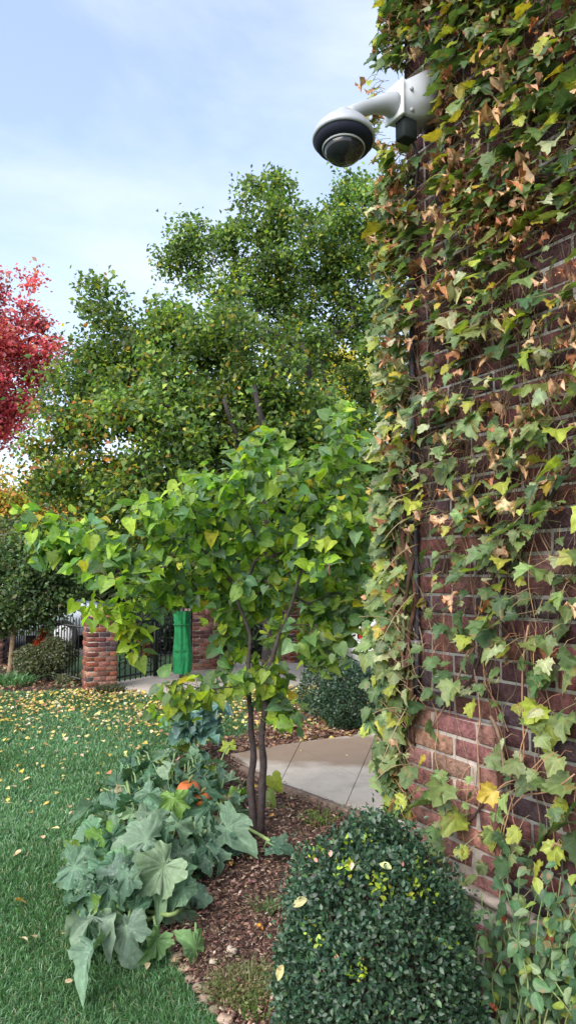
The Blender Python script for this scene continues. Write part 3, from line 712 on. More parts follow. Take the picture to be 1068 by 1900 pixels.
# red maple far left
YR = 21; r0 = at(-60, 1068, YR); r0[2] = 0
def redder(pos, cl):
    X, Y, _ = proj(pos); f = np.clip((Y - 620) / 170, 0, 1)[:, None] * .85; o = pick([(.64, .20, .07), (.58, .34, .08)], [3, 1.3], len(X)); return cl * (1 - f) + o * f
tree('red_maple', 'red and crimson autumn maple at the left edge of the sky', 'tree', r0, [dict(pts=line(r0, at(-60, 850, YR), 6), r=.2, zmin=1.5), dict(pts=line(at(-60, 850, YR), at(-30, 640, YR), 5), r=.12, at=5)],
     [(-60, 650, 110, YR), (40, 620, 50, YR), (15, 545, 34, YR, 1.3), (78, 690, 34, YR, 1.3), (0, 710, 80, YR), (50, 750, 36, YR), (-110, 760, 130, YR), (20, 820, 24, YR, .8), (-40, 540, 50, YR), (48, 512, 16, YR, 2), (104, 650, 18, YR, 2), (60, 560, 16, YR, 1.5), (20, 780, 34, YR), (90, 620, 14, YR, 1.5)],
     420, 84, .12, .22, [(.46, .07, .11), (.54, .13, .17), (.38, .045, .08), (.62, .27, .28), (.5, .16, .10)], (4, 4, 3, 1.5, 1), rmax=.2, bark=(.06, .05, .05))
tree('orange_tree', 'thin orange and olive tree below the red maple', 'tree', at(60, 1160, 17) * np.array([1, 1, 0]), [dict(pts=line(at(60, 1160, 17) * np.array([1, 1, 0]), at(40, 930, 17), 6), r=.09, zmin=1.2), dict(pts=line(at(40, 930, 17), at(-60, 900, 17), 5, (0, 0, .1)), r=.06, at=5)],
     [(30, 930, 50, 17), (100, 930, 50, 17), (-40, 920, 60, 17), (110, 860, 34, 17, .6), (150, 940, 50, 17), (20, 870, 22, 17, .25), (0, 980, 70, 17), (110, 1000, 60, 17)], 190, 90, .09, .24,
     [(.50, .36, .06), (.55, .26, .07), (.22, .25, .06), (.12, .18, .05)], (4, 3, 3, 2), rmax=.09)
tree('yellow_tree', 'bright yellow tree glimpsed through the gap beside the tall tree', 'tree', at(625, 1150, 22) * np.array([1, 1, 0]), [dict(pts=line(at(625, 1150, 22) * np.array([1, 1, 0]), at(625, 800, 22), 6), r=.12, zmin=2)],
     [(620, 700, 55, 22), (640, 780, 60, 22), (590, 760, 50, 22), (610, 860, 70, 22)], 120, 110, .12, .30, [(.7, .55, .08), (.75, .62, .2), (.5, .45, .06)], (3, 2, 2), rmax=.12)
# small standard tree on the left with a tan trunk
YS = 11.4; s0 = at(18, 1250, YS) * np.array([1, 1, 0])
tree('small_tree', 'small round tree with a straight tan trunk beside the olive shrub', 'tree', s0, [dict(pts=line(s0, at(26, 1165, YS), 5), r=.045, zmin=.7), dict(pts=line(at(26, 1165, YS), at(30, 1060, YS), 4), r=.03, at=4)],
     [(30, 1080, 75, YS), (80, 1110, 50, YS), (-40, 1110, 70, YS), (60, 1030, 60, YS), (10, 1020, 60, YS), (120, 1080, 40, YS), (-60, 1040, 60, YS), (0, 1140, 40, YS)], 230, 110, .065, .12,
     [(.12, .19, .09), (.08, .14, .07), (.18, .25, .10), (.24, .24, .11)], (3, 3, 2, .7), bark=(.30, .20, .13), rmax=.05)

# far wood that closes the view
def far_wood():
    P = []; Cl = []
    for i in range(46):
        a = R_(-62 + 128 * i / 45) ; r = rng.uniform(26, 34); h = rng.uniform(3.2, 6.0) if abs(math.degrees(a) + 21) > 5 else 2.7
        c = np.array([math.sin(a) * r, math.cos(a) * r, h * .45]); n = 1900
        d = rvec(n) * (rng.random((n, 1)) ** .3); pos = c + d * np.array([2.6, 1.6, h * .6]) * (1 + .12 * np.sin(d[:, :1] * 9 + i)); pos = pos[pos[:, 2] > 0]
        base = [(.05, .075, .03), (.07, .10, .035), (.13, .13, .04), (.04, .06, .035)][rng.integers(0, 4)]
        P.append(pos); Cl.append(np.array(base) * rng.normal(1, .25, (len(pos), 1)).clip(.3, 2))
    P = np.concatenate(P); Cl = np.concatenate(Cl); n = len(P)
    V, T, Cc = scatter_mesh(quad_t, rng.integers(0, 3, n), frames(rvec(n) + np.array([0, -.3, .6]), rvec(n), rng.uniform(.25, .5, n)), P, Cl)
    o = link('wood', mesh_arrays('wood', V, T, Cc, M['far']), None, kind='stuff')
    tag(o, 'far belt of dark green trees beyond the street', 'trees')
far_wood()

# ------------------------------------------------------------------ redbud
YD = 4.45; q0 = onz(474, 1557)
q0 = np.array([q0[0], q0[1], 0]); YD = q0[1]
s1 = [q0 + np.array([-.012, 0, 0]), at(466, 1450, YD), at(470, 1380, YD), at(461, 1300, YD), at(463, 1180, YD + .05), at(430, 1080, YD + .1)]
s2 = [q0 + np.array([.018, .01, 0]), at(488, 1460, YD), at(486, 1380, YD - .03), at(490, 1300, YD - .03), at(500, 1230, YD - .05), at(526, 1160, YD - .05), at(560, 1060, YD - .1)]
RB = [(480, 900, 80), (400, 930, 75), (300, 970, 75), (200, 1010, 70), (110, 1000, 60, 1.4), (50, 985, 40, 2), (560, 900, 70), (620, 860, 50), (650, 795, 36, 1.6), (600, 1000, 95), (690, 1010, 70), (480, 1030, 115), (350, 1050, 100), (210, 1080, 70), (650, 940, 60),
      (130, 1130, 34), (620, 1120, 75), (600, 1200, 50), (520, 1140, 75), (440, 1170, 70), (235, 1185, 34), (425, 1255, 48), (330, 1290, 50, 1.5), (520, 1270, 55), (280, 1310, 22), (470, 1270, 34), (590, 1250, 30), (500, 830, 34, 2.5), (640, 775, 24, 2.4), (530, 1340, 20, 4), (350, 900, 34), (150, 1040, 60), (720, 1090, 40), (300, 1115, 42), (680, 1160, 50), (440, 850, 22), (730, 960, 40)]
blobs = [(b[0], b[1], b[2], YD + rng.uniform(-.35, .35), b[3] if len(b) > 3 else 1) for b in RB]
rb = thing('redbud_tree', 'young multi-stemmed redbud with heart shaped leaves in the garden bed', 'tree', q0)
tg = blob_points(blobs, 520, .3, .6)
nodes, par, tips = grow([dict(pts=s1, zmin=.85), dict(pts=s2)], tg, .12, jit=.12, pen=.15)
r, ch = branch_mesh(nodes, par, .0022, rmax=.028); ntr = len(s1) + len(s2)
for P, r0_ in ((s1, .027), (s2, .028)):
    k = 26; P = np.array(P); s = np.linspace(0, len(P) - 1, k); Q = np.stack([np.interp(s, np.arange(len(P)), P[:, c]) for c in range(3)], 1)
    Q += np.stack([.006 * np.sin(s * 5), .006 * np.cos(s * 4), 0 * s], 1) * np.minimum(1, s)[:, None]
    mb = MB(); rr = np.linspace(r0_, r0_ * .28, k) * (1 + .07 * np.sin(s * 9)); rr[0] *= 1.25; rr[1] *= 1.1; mb.tube(Q, rr, (.055, .042, .042), 10); mb.build('trunk', M['bark'], rb, True)
mb = MB()
for root in [i for i in range(ntr, len(nodes)) if par[i] < ntr]:
    st = [(root, par[root])]
    while st:
        i, s = st.pop(); P = [nodes[s], nodes[i]]; Rr = [min(r[s], r[i] * 1.1), r[i]]; cur = i
        while ch[cur]:
            nx = max(ch[cur], key=lambda c: r[c]); st += [(c, cur) for c in ch[cur] if c != nx]; P.append(nodes[nx]); Rr.append(r[nx]); cur = nx
        mb.tube(P, Rr, (.06, .045, .045), 6 if Rr[0] > .008 else 4, False)
mb.build('branches', M['bark'], rb, True, kind='stuff')
n = 4700; seg = rng.integers(ntr, len(nodes), n); fine = r[seg] < .009; seg = seg[fine]; n = len(seg)
u = rng.random((n, 1)); anchor = nodes[seg] * u + nodes[par[seg]] * (1 - u)
off = rvec(n) * np.array([1, 1, .5]) * rng.uniform(.02, .10, (n, 1)); off[:, 2] += rng.uniform(-.05, .05, n); pos = anchor + off
nr = rvec(n) * .9 + np.array([-.1, -.45, .9]); tp = off * 7 + np.array([0, 0, -.55]) + rvec(n) * .7
size = np.clip(rng.lognormal(math.log(.064), .30, n), .025, .092)
px, py, dep = proj(pos); kp = ~((px > 318) & (px < 402) & (py > 1135) & (py < 1228) & (rng.random(n) < .72)); seg, anchor, off, pos, nr, tp, size, px, py, dep = [q_[kp] for q_ in (seg, anchor, off, pos, nr, tp, size, px, py, dep)]; n = len(px)
GA, GB, GC, GD, GY = (.13, .24, .085), (.22, .35, .07), (.17, .28, .16), (.36, .50, .06), (.5, .42, .04)
cols = pick([GA, GB, GC, GD, GY], (3, 3.2, 2.8, 2.8, .28), n, .15)
m = (py > 1090) & (px < 260) & (px > 60) & (rng.random(n) < .8); cols[m] = pick([GD, (.30, .42, .04)], (1, 1), int(m.sum()))
m = (py > 1160) & (py < 1330); cols[m] *= np.array([1.0, .92, .9])
Rm = frames(nr, tp, size)
place_leaves('leaf', heart_t, Rm, pos, cols, M['leaf'], rb, 300, np.lexsort((-(size / dep),)) if False else np.argsort(-(size / dep) * ((px > 0) & (px < 1068) & (dep < YD + .1))))
mb = MB()
for i in range(n): mb.tube([pos[i], (pos[i] + anchor[i]) / 2 + np.array([0, 0, .01]), anchor[i]], .0011, (.16, .14, .06), 3, False)
mb.build('stalks', M['stem'], rb, kind='stuff')
# seed pods hanging from twigs
for _ in range(46):
    i = rng.integers(0, len(tips)); a = nodes[tips[i]]
    X, Y, _d = proj(a)
    if not (430 < X < 720 and 850 < Y < 1120): continue
    mb = MB(); P = [a + np.array([rng.normal(0, .004), 0, -.075 * q]) for q in np.linspace(0, 1, 5)]; mb.tube(P, [.001, .005, .006, .005, .001], (.22, .12, .09), 4); mb.build('seed_pod', M['stem'], rb)

# ------------------------------------------------------------------ boxwoods
def boxwood(name, label, c, rx, rz, n, leaf, singles, seed, tips_=True, pal=None, temps=box_t):
    th = thing(name, label, 'shrub', (c[0], c[1], 0), None)
    d = rvec(n); lump = 1.02 + .08 * np.sin(d[:, 0] * 7 + seed) * np.cos(d[:, 2] * 6 + seed * 2) + .05 * np.sin(d[:, 1] * 11 + d[:, 2] * 9) + .035 * np.sin(d[:, 0] * 23 + 3) * np.sin(d[:, 2] * 19 + d[:, 1] * 17)
    rad = 1 - np.abs(rng.normal(0, .16, n)); rad = np.clip(rad + (rng.random(n) < .10) * rng.random(n) * .14, .35, 1.16)
    pos = np.array(c) + d * (rad * lump)[:, None] * np.array([rx, rx, rz]); k = pos[:, 2] > .02; pos = pos[k]; d = d[k]; rad = rad[k]; n = len(pos)
    nr = d * .5 + rvec(n) + np.array([0, 0, .35]); tp = d * .9 + rvec(n) * .8 + np.array([0, 0, .4]); sz = leaf * rng.lognormal(0, .22, n)
    pal = pal or [(.034, .078, .042), (.05, .10, .055), (.026, .06, .036), (.08, .15, .06)]
    cl = pick(pal, (3, 3, 3, 1), n, .16)
    if tips_:
        cc = np.array(c); new = []
        for (X, Y) in ((575, 1560), (590, 1590), (600, 1545), (625, 1590), (655, 1605), (700, 1640), (712, 1655), (780, 1600), (800, 1610), (775, 1625), (572, 1720), (590, 1740), (830, 1745), (650, 1570), (560, 1590), (640, 1625), (690, 1560), (800, 1660), (770, 1655), (665, 1800)):
            dr = ray(X, Y); o_ = np.array([0, 0, H]); sc3 = np.array([rx, rx, rz]) * .97; a = dr / sc3; b = (o_ - cc) / sc3
            A = a @ a; B = a @ b; Cq = b @ b - 1; dis = B * B - A * Cq
            if dis > 0:
                hit = o_ + dr * ((-B - math.sqrt(dis)) / A); m = np.linalg.norm(pos - hit, axis=1) < .028; m &= rng.random(n) < .5
                cl[m] = pick([(.30, .40, .03), (.36, .36, .04), (.2, .32, .04)], (3, 1, 2), int(m.sum()))
    Rm = frames(nr, tp, sz); X, Y, dp = proj(pos); front = (rad > .9) & ((pos - np.array(c))[:, 1] < 0) & (Y < 1920)
    place_leaves('leaf', temps, Rm, pos, cl, M['box'], th, singles, np.argsort(-(sz / dp) * front))
    mb = MB()
    for _ in range(240 if singles else 40):
        dd = rvec(1)[0]; dd[2] = abs(dd[2]) * (1 if rng.random() < .8 else -.3); e = np.array(c) + dd * np.array([rx, rx, rz]) * .8; b = np.array([c[0], c[1], .02]) + rng.normal(0, .03, 3) * np.array([1, 1, 0])
        mb.tube([b, (b + e) / 2 + rng.normal(0, .03, 3), e], [.006, .003, .001], (.07, .055, .04), 4, False)
    mb.build('stems', M['bark'], th, kind='stuff'); return th
bx = at(700, 1700, 2.13)
boxwood('boxwood', 'rounded dark green boxwood with yellow tips by the brick wall', (bx[0] - .005, 2.13, .475), .278, .435, 40000, .0148, 300, 1)
b2 = onz(655, 1366)
boxwood('boxwood', 'dark boxwood globe at the far edge of the paved path', (b2[0], b2[1] + .3, .33), .33, .36, 9000, .028, 0, 3, False)
boxwood('boxwood', 'dark boxwood partly hidden behind the globe shrub and ivy tendrils', (b2[0] - .16, b2[1] + .95, .32), .36, .42, 6000, .03, 0, 5, False)
# fallen leaves caught on the near boxwood
for (X, Y, c, s) in ((613, 1590, (.55, .30, .25), .022), (588, 1600, (.5, .26, .22), .018), (655, 1600, (.6, .42, .36), .02), (726, 1612, (.55, .6, .3), .035), (747, 1608, (.55, .25, .22), .02), (570, 1668, (.45, .42, .22), .045), (525, 1790, (.5, .46, .22), .04), (628, 1780, (.45, .26, .14), .018)):
    p = np.array([0, 0, H]); dr = ray(X, Y); cc = np.array([bx[0], 2.13, .475]); sc3 = np.array([.278, .278, .435]) * 1.06; a = dr / sc3; b = (p - cc) / sc3; A = a @ a; B = a @ b; q = B * B - A * (b @ b - 1)
    hit = p + dr * ((-B - math.sqrt(max(q, 0))) / A); Rm = frames((hit - cc)[None] + np.array([[0, -.5, .3]]), rvec(1), np.array([s]))[0]; tm = oval_t[0]
    o = link('fallen_leaf', mesh_arrays('fallen_leaf', tm[0], tm[1], tm[2], M['dry']), None, color=c, mat4=Matrix([[*Rm[r_], hit[r_]] for r_ in range(3)] + [[0, 0, 0, 1]]))
    tag(o, {613: 'pinkish dry leaf near the upper left of the near boxwood', 588: 'small pink dry leaf left of another pink leaf on the boxwood top', 655: 'pale dry leaf upright on the top middle of the near boxwood', 726: 'pale green fallen leaf across the right top of the near boxwood', 747: 'small rosy dry leaf at the right top of the near boxwood', 570: 'long olive and tan leaf hooked on the left flank of the boxwood', 525: 'narrow straw coloured leaf at the lower left edge of the boxwood', 628: 'small brown dry leaf halfway down the front of the boxwood'}[X], 'leaf', 'fallen leaves caught on the boxwood')

# ------------------------------------------------------------------ squash patch
sqv = thing('squash_plant', 'sprawling squash plant with grey green leaves over the bed edge', 'plant', onz(280, 1600))
MOUND = [(330, 1385), (240, 1395), (190, 1450), (150, 1540), (120, 1600), (130, 1680), (160, 1740), (215, 1730), (270, 1700), (330, 1690), (370, 1640), (420, 1580), (445, 1510), (455, 1450), (430, 1420), (390, 1395)]
def mound_h(X, Y):
    d = min(math.hypot(X - a[0], Y - a[1]) for a in MOUND); return .09 + .22 * min(1, d / 110)
spots = []; tries = 0
hand = [(192, 1600, .26), (150, 1612, .22), (180, 1700, .28), (255, 1560, .26), (300, 1500, .26), (340, 1480, .24), (430, 1545, .27), (405, 1590, .20), (160, 1775, .17), (235, 1740, .20), (240, 1430, .24), (200, 1490, .24), (330, 1600, .24), (290, 1620, .22), (380, 1440, .2), (310, 1440, .2), (345, 1550, .22), (275, 1650, .22), (330, 1660, .2), (215, 1640, .22), (285, 1755, .13), (355, 1752, .13), (150, 1660, .2), (430, 1470, .2), (250, 1480, .24), (370, 1400, .22), (420, 1385, .17), (340, 1390, .17), (170, 1550, .22), (300, 1560, .2)]
for X, Y, s in hand: spots.append((X, Y, s))
while len(spots) < 175 and tries < 6000:
    tries += 1; X = rng.uniform(110, 460); Y = rng.uniform(1380, 1750)
    if inpoly(np.array(X), np.array(Y), MOUND) and all(math.hypot(X - a[0], (Y - a[1])) > np.interp(Y, [1380, 1480, 1700], [10, 13, 17]) for a in spots): spots.append((X, Y, rng.uniform(.12, .22)))
spots.append((520, 1572, .22)); 
P = []; S = []
for i, (X, Y, s) in enumerate(spots):
    h = mound_h(X, Y) + (rng.uniform(-.05, .03) if i < 30 else rng.uniform(-.16, .03))
    if i in (20, 21): h = .10
    if X > 500: h = .10
    P.append(onz(X, Y, max(h, .05))); S.append(s * (rng.uniform(.66, .84) if i < 30 else rng.uniform(.5, .85)))
P = np.array(P); S = np.array(S); n = len(P); cen = np.array(onz(300, 1570)); outw = P - cen; outw[:, 2] = 0; outw /= np.maximum(np.linalg.norm(outw, axis=1, keepdims=True), .1)
nr = np.array([0, -.25, .9]) + outw * rng.uniform(0, .9, (n, 1)) + rvec(n) * .78; tp = outw * .8 + rvec(n) * 1.2 + np.array([0, 0, -.35])
cols = pick([(.07, .15, .085), (.11, .20, .12), (.05, .11, .065), (.18, .27, .16), (.15, .25, .05), (.24, .22, .11)], (4, 3.5, 3, 1.8, 1.1, .35), n, .13)
for k in (20, 21): tp[k] = np.array([.3 * (1 if k == 21 else -1), -.6, .6 if k == 21 else -.5]); nr[k] = np.array([.8, -.7, .3]); cols[k] = (.13, .24, .09)
for k in range(20): cols[k] = pick([(.08, .15, .10), (.12, .20, .135), (.18, .26, .17)], (1, 1, .6), 1)[0]
cols[26] = (.24, .30, .04); cols[27] = (.20, .27, .05); cols[25] = (.10, .20, .15)
Rm = frames(nr, tp, np.stack([S * rng.uniform(.62, .92, n), S * 1.05, S * 1.25], 1))
sqm = [mesh_arrays('leaf', t[0], t[1], t[2], M['squash'], True) for t in sq_t]
for i in range(n):
    pos = P[i] - Rm[i][:, 1] * .35; m = Matrix([[*Rm[i][r_], pos[r_]] for r_ in range(3)] + [[0, 0, 0, 1]])
    link('leaf', sqm[i % 7], sqv, color=cols[i], mat4=m)
    base = np.array([pos[0] + (cen[0] - pos[0]) * .22 + rng.normal(0, .04), pos[1] + (cen[1] - pos[1]) * .22 + .05, .02]); base = np.array([pos[0] - .06, pos[1] + .08, .02]) if spots[i][0] > 500 else base; mid = (base + pos) / 2 + np.array([0, 0, .05])
    mb = MB(); Q = [base, mid, pos + Rm[i] @ np.array([0, .1, -.01])]; mb.tube(Q, [.007, .006, .0045], (.20, .29, .12), 6); mb.build('leaf_stalk', M['stem'], sqv, True)
for pts in ([(230, 1420), (250, 1520), (330, 1560), (350, 1640), (300, 1700), (220, 1720)], [(300, 1450), (380, 1500), (370, 1580), (400, 1600)], [(330, 1560), (325, 1640), (355, 1670), (320, 1700), (270, 1690)], [(360, 1420), (385, 1470), (430, 1520), (500, 1560)], [(225, 1560), (170, 1640), (140, 1720)]):
    Q = [onz(x, y, .06 + .06 * (j % 2)) for j, (x, y) in enumerate(pts)]; Q = np.array(Q); s = np.linspace(0, len(Q) - 1, 24); Q = np.stack([np.interp(s, np.arange(len(Q)), Q[:, c]) for c in range(3)], 1)
    Q[1:-1] = (Q[:-2] + Q[1:-1] + Q[2:]) / 3; mb = MB(); mb.tube(Q, .010, (.24, .33, .12), 7); mb.build('vine', M['stem'], sqv, True)
for (X, Y, s) in ((270, 1527, .05), (228, 1632, .05), (346, 1668, .055), (240, 1600, .04)):
    p = onz(X, Y, .24 if Y < 1640 else .12); mb = MB(); V = [(0, 0, 0)]; T = []; kk = 15
    for ring, (r0_, h0) in enumerate(((.12, .25), (.3, .5), (.62, .62))):
        for j in range(kk):
            a_ = 2 * math.pi * j / kk; q = r0_ * (1 + (.38 * math.cos(5 * a_) + rng.normal(0, .12)) * (ring == 2)); V.append((q * math.cos(a_), q * math.sin(a_), h0 + rng.normal(0, .06)))
    T = [(0, 1 + j, 1 + (j + 1) % kk) for j in range(kk)] + [t for ring in (0, 1) for j in range(kk) for t in ((1 + ring * kk + j, 1 + ring * kk + kk + j, 1 + ring * kk + kk + (j + 1) % kk), (1 + ring * kk + j, 1 + ring * kk + kk + (j + 1) % kk, 1 + ring * kk + (j + 1) % kk))]
    Fm = frames(np.array([[rng.normal(0, .5), -.5, .7]]), rvec(1), np.array([s * .75]))[0]; mb.add(np.array(V) @ Fm.T + p, T, (.62, .45, .05)); mb.build('flower', M['leaf'], sqv)
# pumpkins
for lab, X, Y, rr, sq_ in (('orange pumpkin half hidden under squash leaves, larger one', 350, 1462, .085, .85), ('smaller orange pumpkin beside the larger one under the leaves', 374, 1478, .055, .8)):
    p = onz(X, Y, .20); th = thing('pumpkin', lab, 'pumpkin', (p[0], p[1], 0), 'pumpkins in the squash patch')
    V = []; T = []; kk = 48; rows = 18
    for i in range(rows + 1):
        f = math.pi * i / rows
        for j in range(kk):
            a = 2 * math.pi * j / kk; rib = 1 - .07 * abs(math.cos(a * 5)) ** .5 * math.sin(f) + .0; q = rr * rib * math.sin(f) ** .8
            V.append((p[0] + q * math.cos(a), p[1] + q * math.sin(a), .20 - rr * .3 + rr * sq_ * math.cos(f) * (1 - .22 * math.exp(-(math.sin(f) * 3) ** 2))))
    for i in range(rows):
        for j in range(kk): a = i * kk + j; b = i * kk + (j + 1) % kk; T += [(a, b, b + kk), (a, b + kk, a + kk)]
    mb = MB(); mb.add(V, T, (.50, .13, .03)); mb.build('shell', M['pumpkin'], th, True)
    mb = MB(); mb.tube([(p[0], p[1], .20 + rr * .3), (p[0] + .01, p[1], .20 + rr * .75), (p[0] + .03, p[1], .20 + rr * .95)], [.014, .010, .012], (.18, .2, .08), 6); mb.build('stalk', M['stem'], th)
    mb = MB(); mb.lathe([(rr * .7, 0), (rr * .6, .05), (rr * .5, .13)], (p[0], p[1], .0), (0, 0, 1), 12, (.12, .09, .06)); mb.build('straw_bed', M['stem'], th)
# kale at the back of the patch
ko = onz(362, 1405); kl = thing('kale_plant', 'blue green curly kale behind the squash leaves', 'plant', ko)
n = 16; a = np.linspace(0, 2 * math.pi, n, False) + rng.normal(0, .2, n); h = rng.uniform(.18, .42, n)
P = np.array(ko) + np.stack([np.cos(a) * .09, np.sin(a) * .09, h], 1); tp = np.stack([np.cos(a), np.sin(a), .25 + 0 * a], 1); nr = np.stack([-np.cos(a) * .4, -np.sin(a) * .4 - .3, 1 + 0 * a], 1)
kt = [leaf_temp(SQ, (2, 4, 8, 14), .4, .5, .13, 7, 1.3, (1.15, 1.15, 1.15), .05, s + 40, rings=(.3, .65, 1.0)) for s in range(4)]
km = [mesh_arrays('leaf', t[0], t[1], t[2], M['squash']) for t in kt]; Rm = frames(nr, tp, rng.uniform(.16, .24, n))
for i in range(n): link('leaf', km[i % 4], kl, color=pick([(.10, .19, .17), (.13, .23, .20)], (1, 1), 1)[0], mat4=Matrix([[*Rm[i][r_], P[i][r_]] for r_ in range(3)] + [[0, 0, 0, 1]]))
mb = MB(); mb.tube([ko, ko + np.array([0, 0, .4])], .014, (.22, .3, .16), 7); mb.build('stem', M['stem'], kl)
# wilting leafy plant at the redbud foot
wo = onz(500, 1500); wl = thing('leafy_weed', 'small yellow green leafy weed right beside the redbud trunks', 'plant', wo)
mb = MB(); mb.tube([wo, wo + np.array([0, 0, .12]), at(510, 1436, wo[1])], .004, (.25, .3, .1), 5); mb.build('stem', M['stem'], wl)
for (X, Y, s, c) in ((505, 1440, .12, (.26, .30, .05)), (495, 1470, .14, (.15, .2, .06)), (520, 1500, .08, (.14, .24, .08)), (500, 1505, .09, (.12, .2, .07)), (490, 1490, .10, (.2, .24, .08))):
    p = at(X, Y, wo[1] - .02); Rm = frames(np.array([[rng.normal(0, .4), -1, .5]]), np.array([[.5, 0, -.8]]), np.array([s]))[0]; tm = heart_t[rng.integers(0, 5)]
    link('leaf', mesh_arrays('leaf', tm[0], tm[1], tm[2], M['leaf']), wl, color=c, mat4=Matrix([[*Rm[r_], p[r_]] for r_ in range(3)] + [[0, 0, 0, 1]]))

# ------------------------------------------------------------------ vine with oval leaves, lower right by the wall
vv = thing('leafy_vine', 'tangled green vine with oval leaves at the foot of the wall', 'plant', W(.55, .15, 0))
P = []; S = []; mbs = MB()
for s in range(40):
    X0 = rng.uniform(860, 1120); Y0 = rng.uniform(1840, 2100); X1 = X0 + rng.normal(0, 50); Y1 = max(1610 + abs(rng.normal(0, 70)), 1600) if X0 > 960 else rng.uniform(1640, 1800)
    if X1 < 900: Y1 = max(Y1, 1690)
    o1 = rng.uniform(.07, .25); a = wall_hit(X0, Y0, o1); b = wall_hit(X1, Y1, rng.uniform(.07, .2)); k = 12
    Q = np.array([a + (b - a) * u + D * .03 * math.sin(u * 6 + s) + NO * .02 * math.sin(u * 4 + s * 2) for u in np.linspace(0, 1, k)])
    mb = MB(); mb.tube(Q, np.linspace(.0032, .0014, k), pick([(.16, .24, .09), (.25, .28, .12), (.2, .14, .09)], (3, 2, 1), 1)[0], 5); mb.build('stem', M['stem'], vv)
    for q in Q[1:]:
        for side in (-1, 1):
            if rng.random() < .75: P.append(q + D * side * rng.uniform(.01, .035) + rvec(1)[0] * .012); S.append(rng.uniform(.024, .05))
P = np.array(P); S = np.array(S); n = len(P); nr = NO[None] * .7 + np.array([0, -.1, .8]) + rvec(n) * .6; tp = rvec(n) + np.array([0, 0, -.2]) + NO * .4
cols = pick([(.08, .155, .075), (.12, .21, .09), (.055, .115, .06), (.26, .34, .07), (.20, .27, .15), (.4, .1, .05)], (4, 4, 3, 1, 1.5, .15), n)
px, py, dep = proj(P); Rm = frames(nr, tp, np.stack([S * 1.25, S, S], 1))
place_leaves('leaf', oval_t, Rm, P, cols, M['ivy'], vv, 300, np.argsort(-(S / dep) * ((px < 1068) & (py < 1900))))
# large young leaves near the boxwood
sh = thing('three_leaf_sprig', 'sprig of three light green oval leaves between boxwood and wall', 'plant', wall_hit(880, 1760, .2))
for (X, Y, dx, dz, s) in ((875, 1728, -1, .1, .052), (885, 1715, -.3, 1, .042), (895, 1735, .3, -.9, .04)):
    p = wall_hit(X, Y, .2); Rm = frames((NO * .8 + np.array([0, -.3, .6]))[None], (D * dx + np.array([0, 0, dz]))[None], np.array([[s * 1.3, s, s]]))[0]; tm = oval_t[1]
    link('leaf', mesh_arrays('leaf', tm[0], tm[1], tm[2], M['ivy']), sh, color=(.15, .27, .10), mat4=Matrix([[*Rm[r_], p[r_]] for r_ in range(3)] + [[0, 0, 0, 1]]))
mb = MB(); mb.tube([wall_hit(860, 1900, .22), wall_hit(870, 1800, .2), wall_hit(886, 1728, .2)], .0022, (.2, .28, .1), 5); mb.build('stem', M['stem'], sh)

# ------------------------------------------------------------------ grass, mulch, litter
def polar(n, r0, r1, a0, a1, p=1.0):
    u = rng.random(n); r = r0 * (r1 / r0) ** u if p == 1 else (r0 ** p + u * (r1 ** p - r0 ** p)) ** (1 / p); a = np.radians(rng.uniform(a0, a1, n)); return np.sin(a) * r, np.cos(a) * r, r
x, y, rr = polar(400000, 1.9, 11.5, -52, 14)
edge = wob(x * 3, y * 3, 2) * .04
ok = ~inpoly(x + edge, y, BED) & ~inpoly(x, y, PATH) & ~inpoly(x, y, DRIVE) & ~inpoly(x, y, FARBED)
x, y, rr = x[ok], y[ok], rr[ok]; n = len(x)
tuft = wob(x * 2.2, y * 2.2, 3.0); hgt = rng.uniform(.022, .046, n) * (1 + .25 * tuft); wd = .0016 * (rr / 2.6) ** .85 * rng.uniform(.7, 1.4, n); hgt *= np.interp(rr, [2, 6, 11], [1, 1, .9])
lean = rng.normal(0, 1, (n, 2)) * .5 + np.stack([.25 * wob(x, y, 1.2), .25 * wob(y, x, 1.1)], 1); ang = rng.uniform(0, math.pi, n); cx, cy = np.cos(ang) * wd, np.sin(ang) * wd
B = np.stack([x, y, np.zeros(n)], 1); mid = B + np.stack([lean[:, 0] * hgt * .35, lean[:, 1] * hgt * .35, hgt * .6], 1); tipp = B + np.stack([lean[:, 0] * hgt, lean[:, 1] * hgt, hgt * .95 / (1 + .4 * (lean ** 2).sum(1))], 1)
off = np.stack([cx, cy, 0 * cx], 1); V = np.stack([B - off, B + off, mid + off * .8, mid - off * .8, tipp], 1).reshape(-1, 3)
T = (np.array([[0, 1, 2], [0, 2, 3], [3, 2, 4]])[None] + (np.arange(n) * 5)[:, None, None]).reshape(-1, 3)
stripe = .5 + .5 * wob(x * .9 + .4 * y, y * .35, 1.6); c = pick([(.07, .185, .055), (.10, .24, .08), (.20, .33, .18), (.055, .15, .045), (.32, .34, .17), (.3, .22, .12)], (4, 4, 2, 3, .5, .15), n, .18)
c = c * (.80 + .38 * stripe)[:, None] + np.array([.035, .04, .045]) * stripe[:, None]  # bluish sheen painted into the blade colour along the pale stripes
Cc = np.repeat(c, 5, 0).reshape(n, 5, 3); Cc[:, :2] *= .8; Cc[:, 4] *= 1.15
o = link('grass', mesh_arrays('grass', V, T, Cc.reshape(-1, 3), M['grass']), None, kind='stuff'); tag(o, 'mown green lawn grass with a bluish sheen painted into its colour', 'grass')

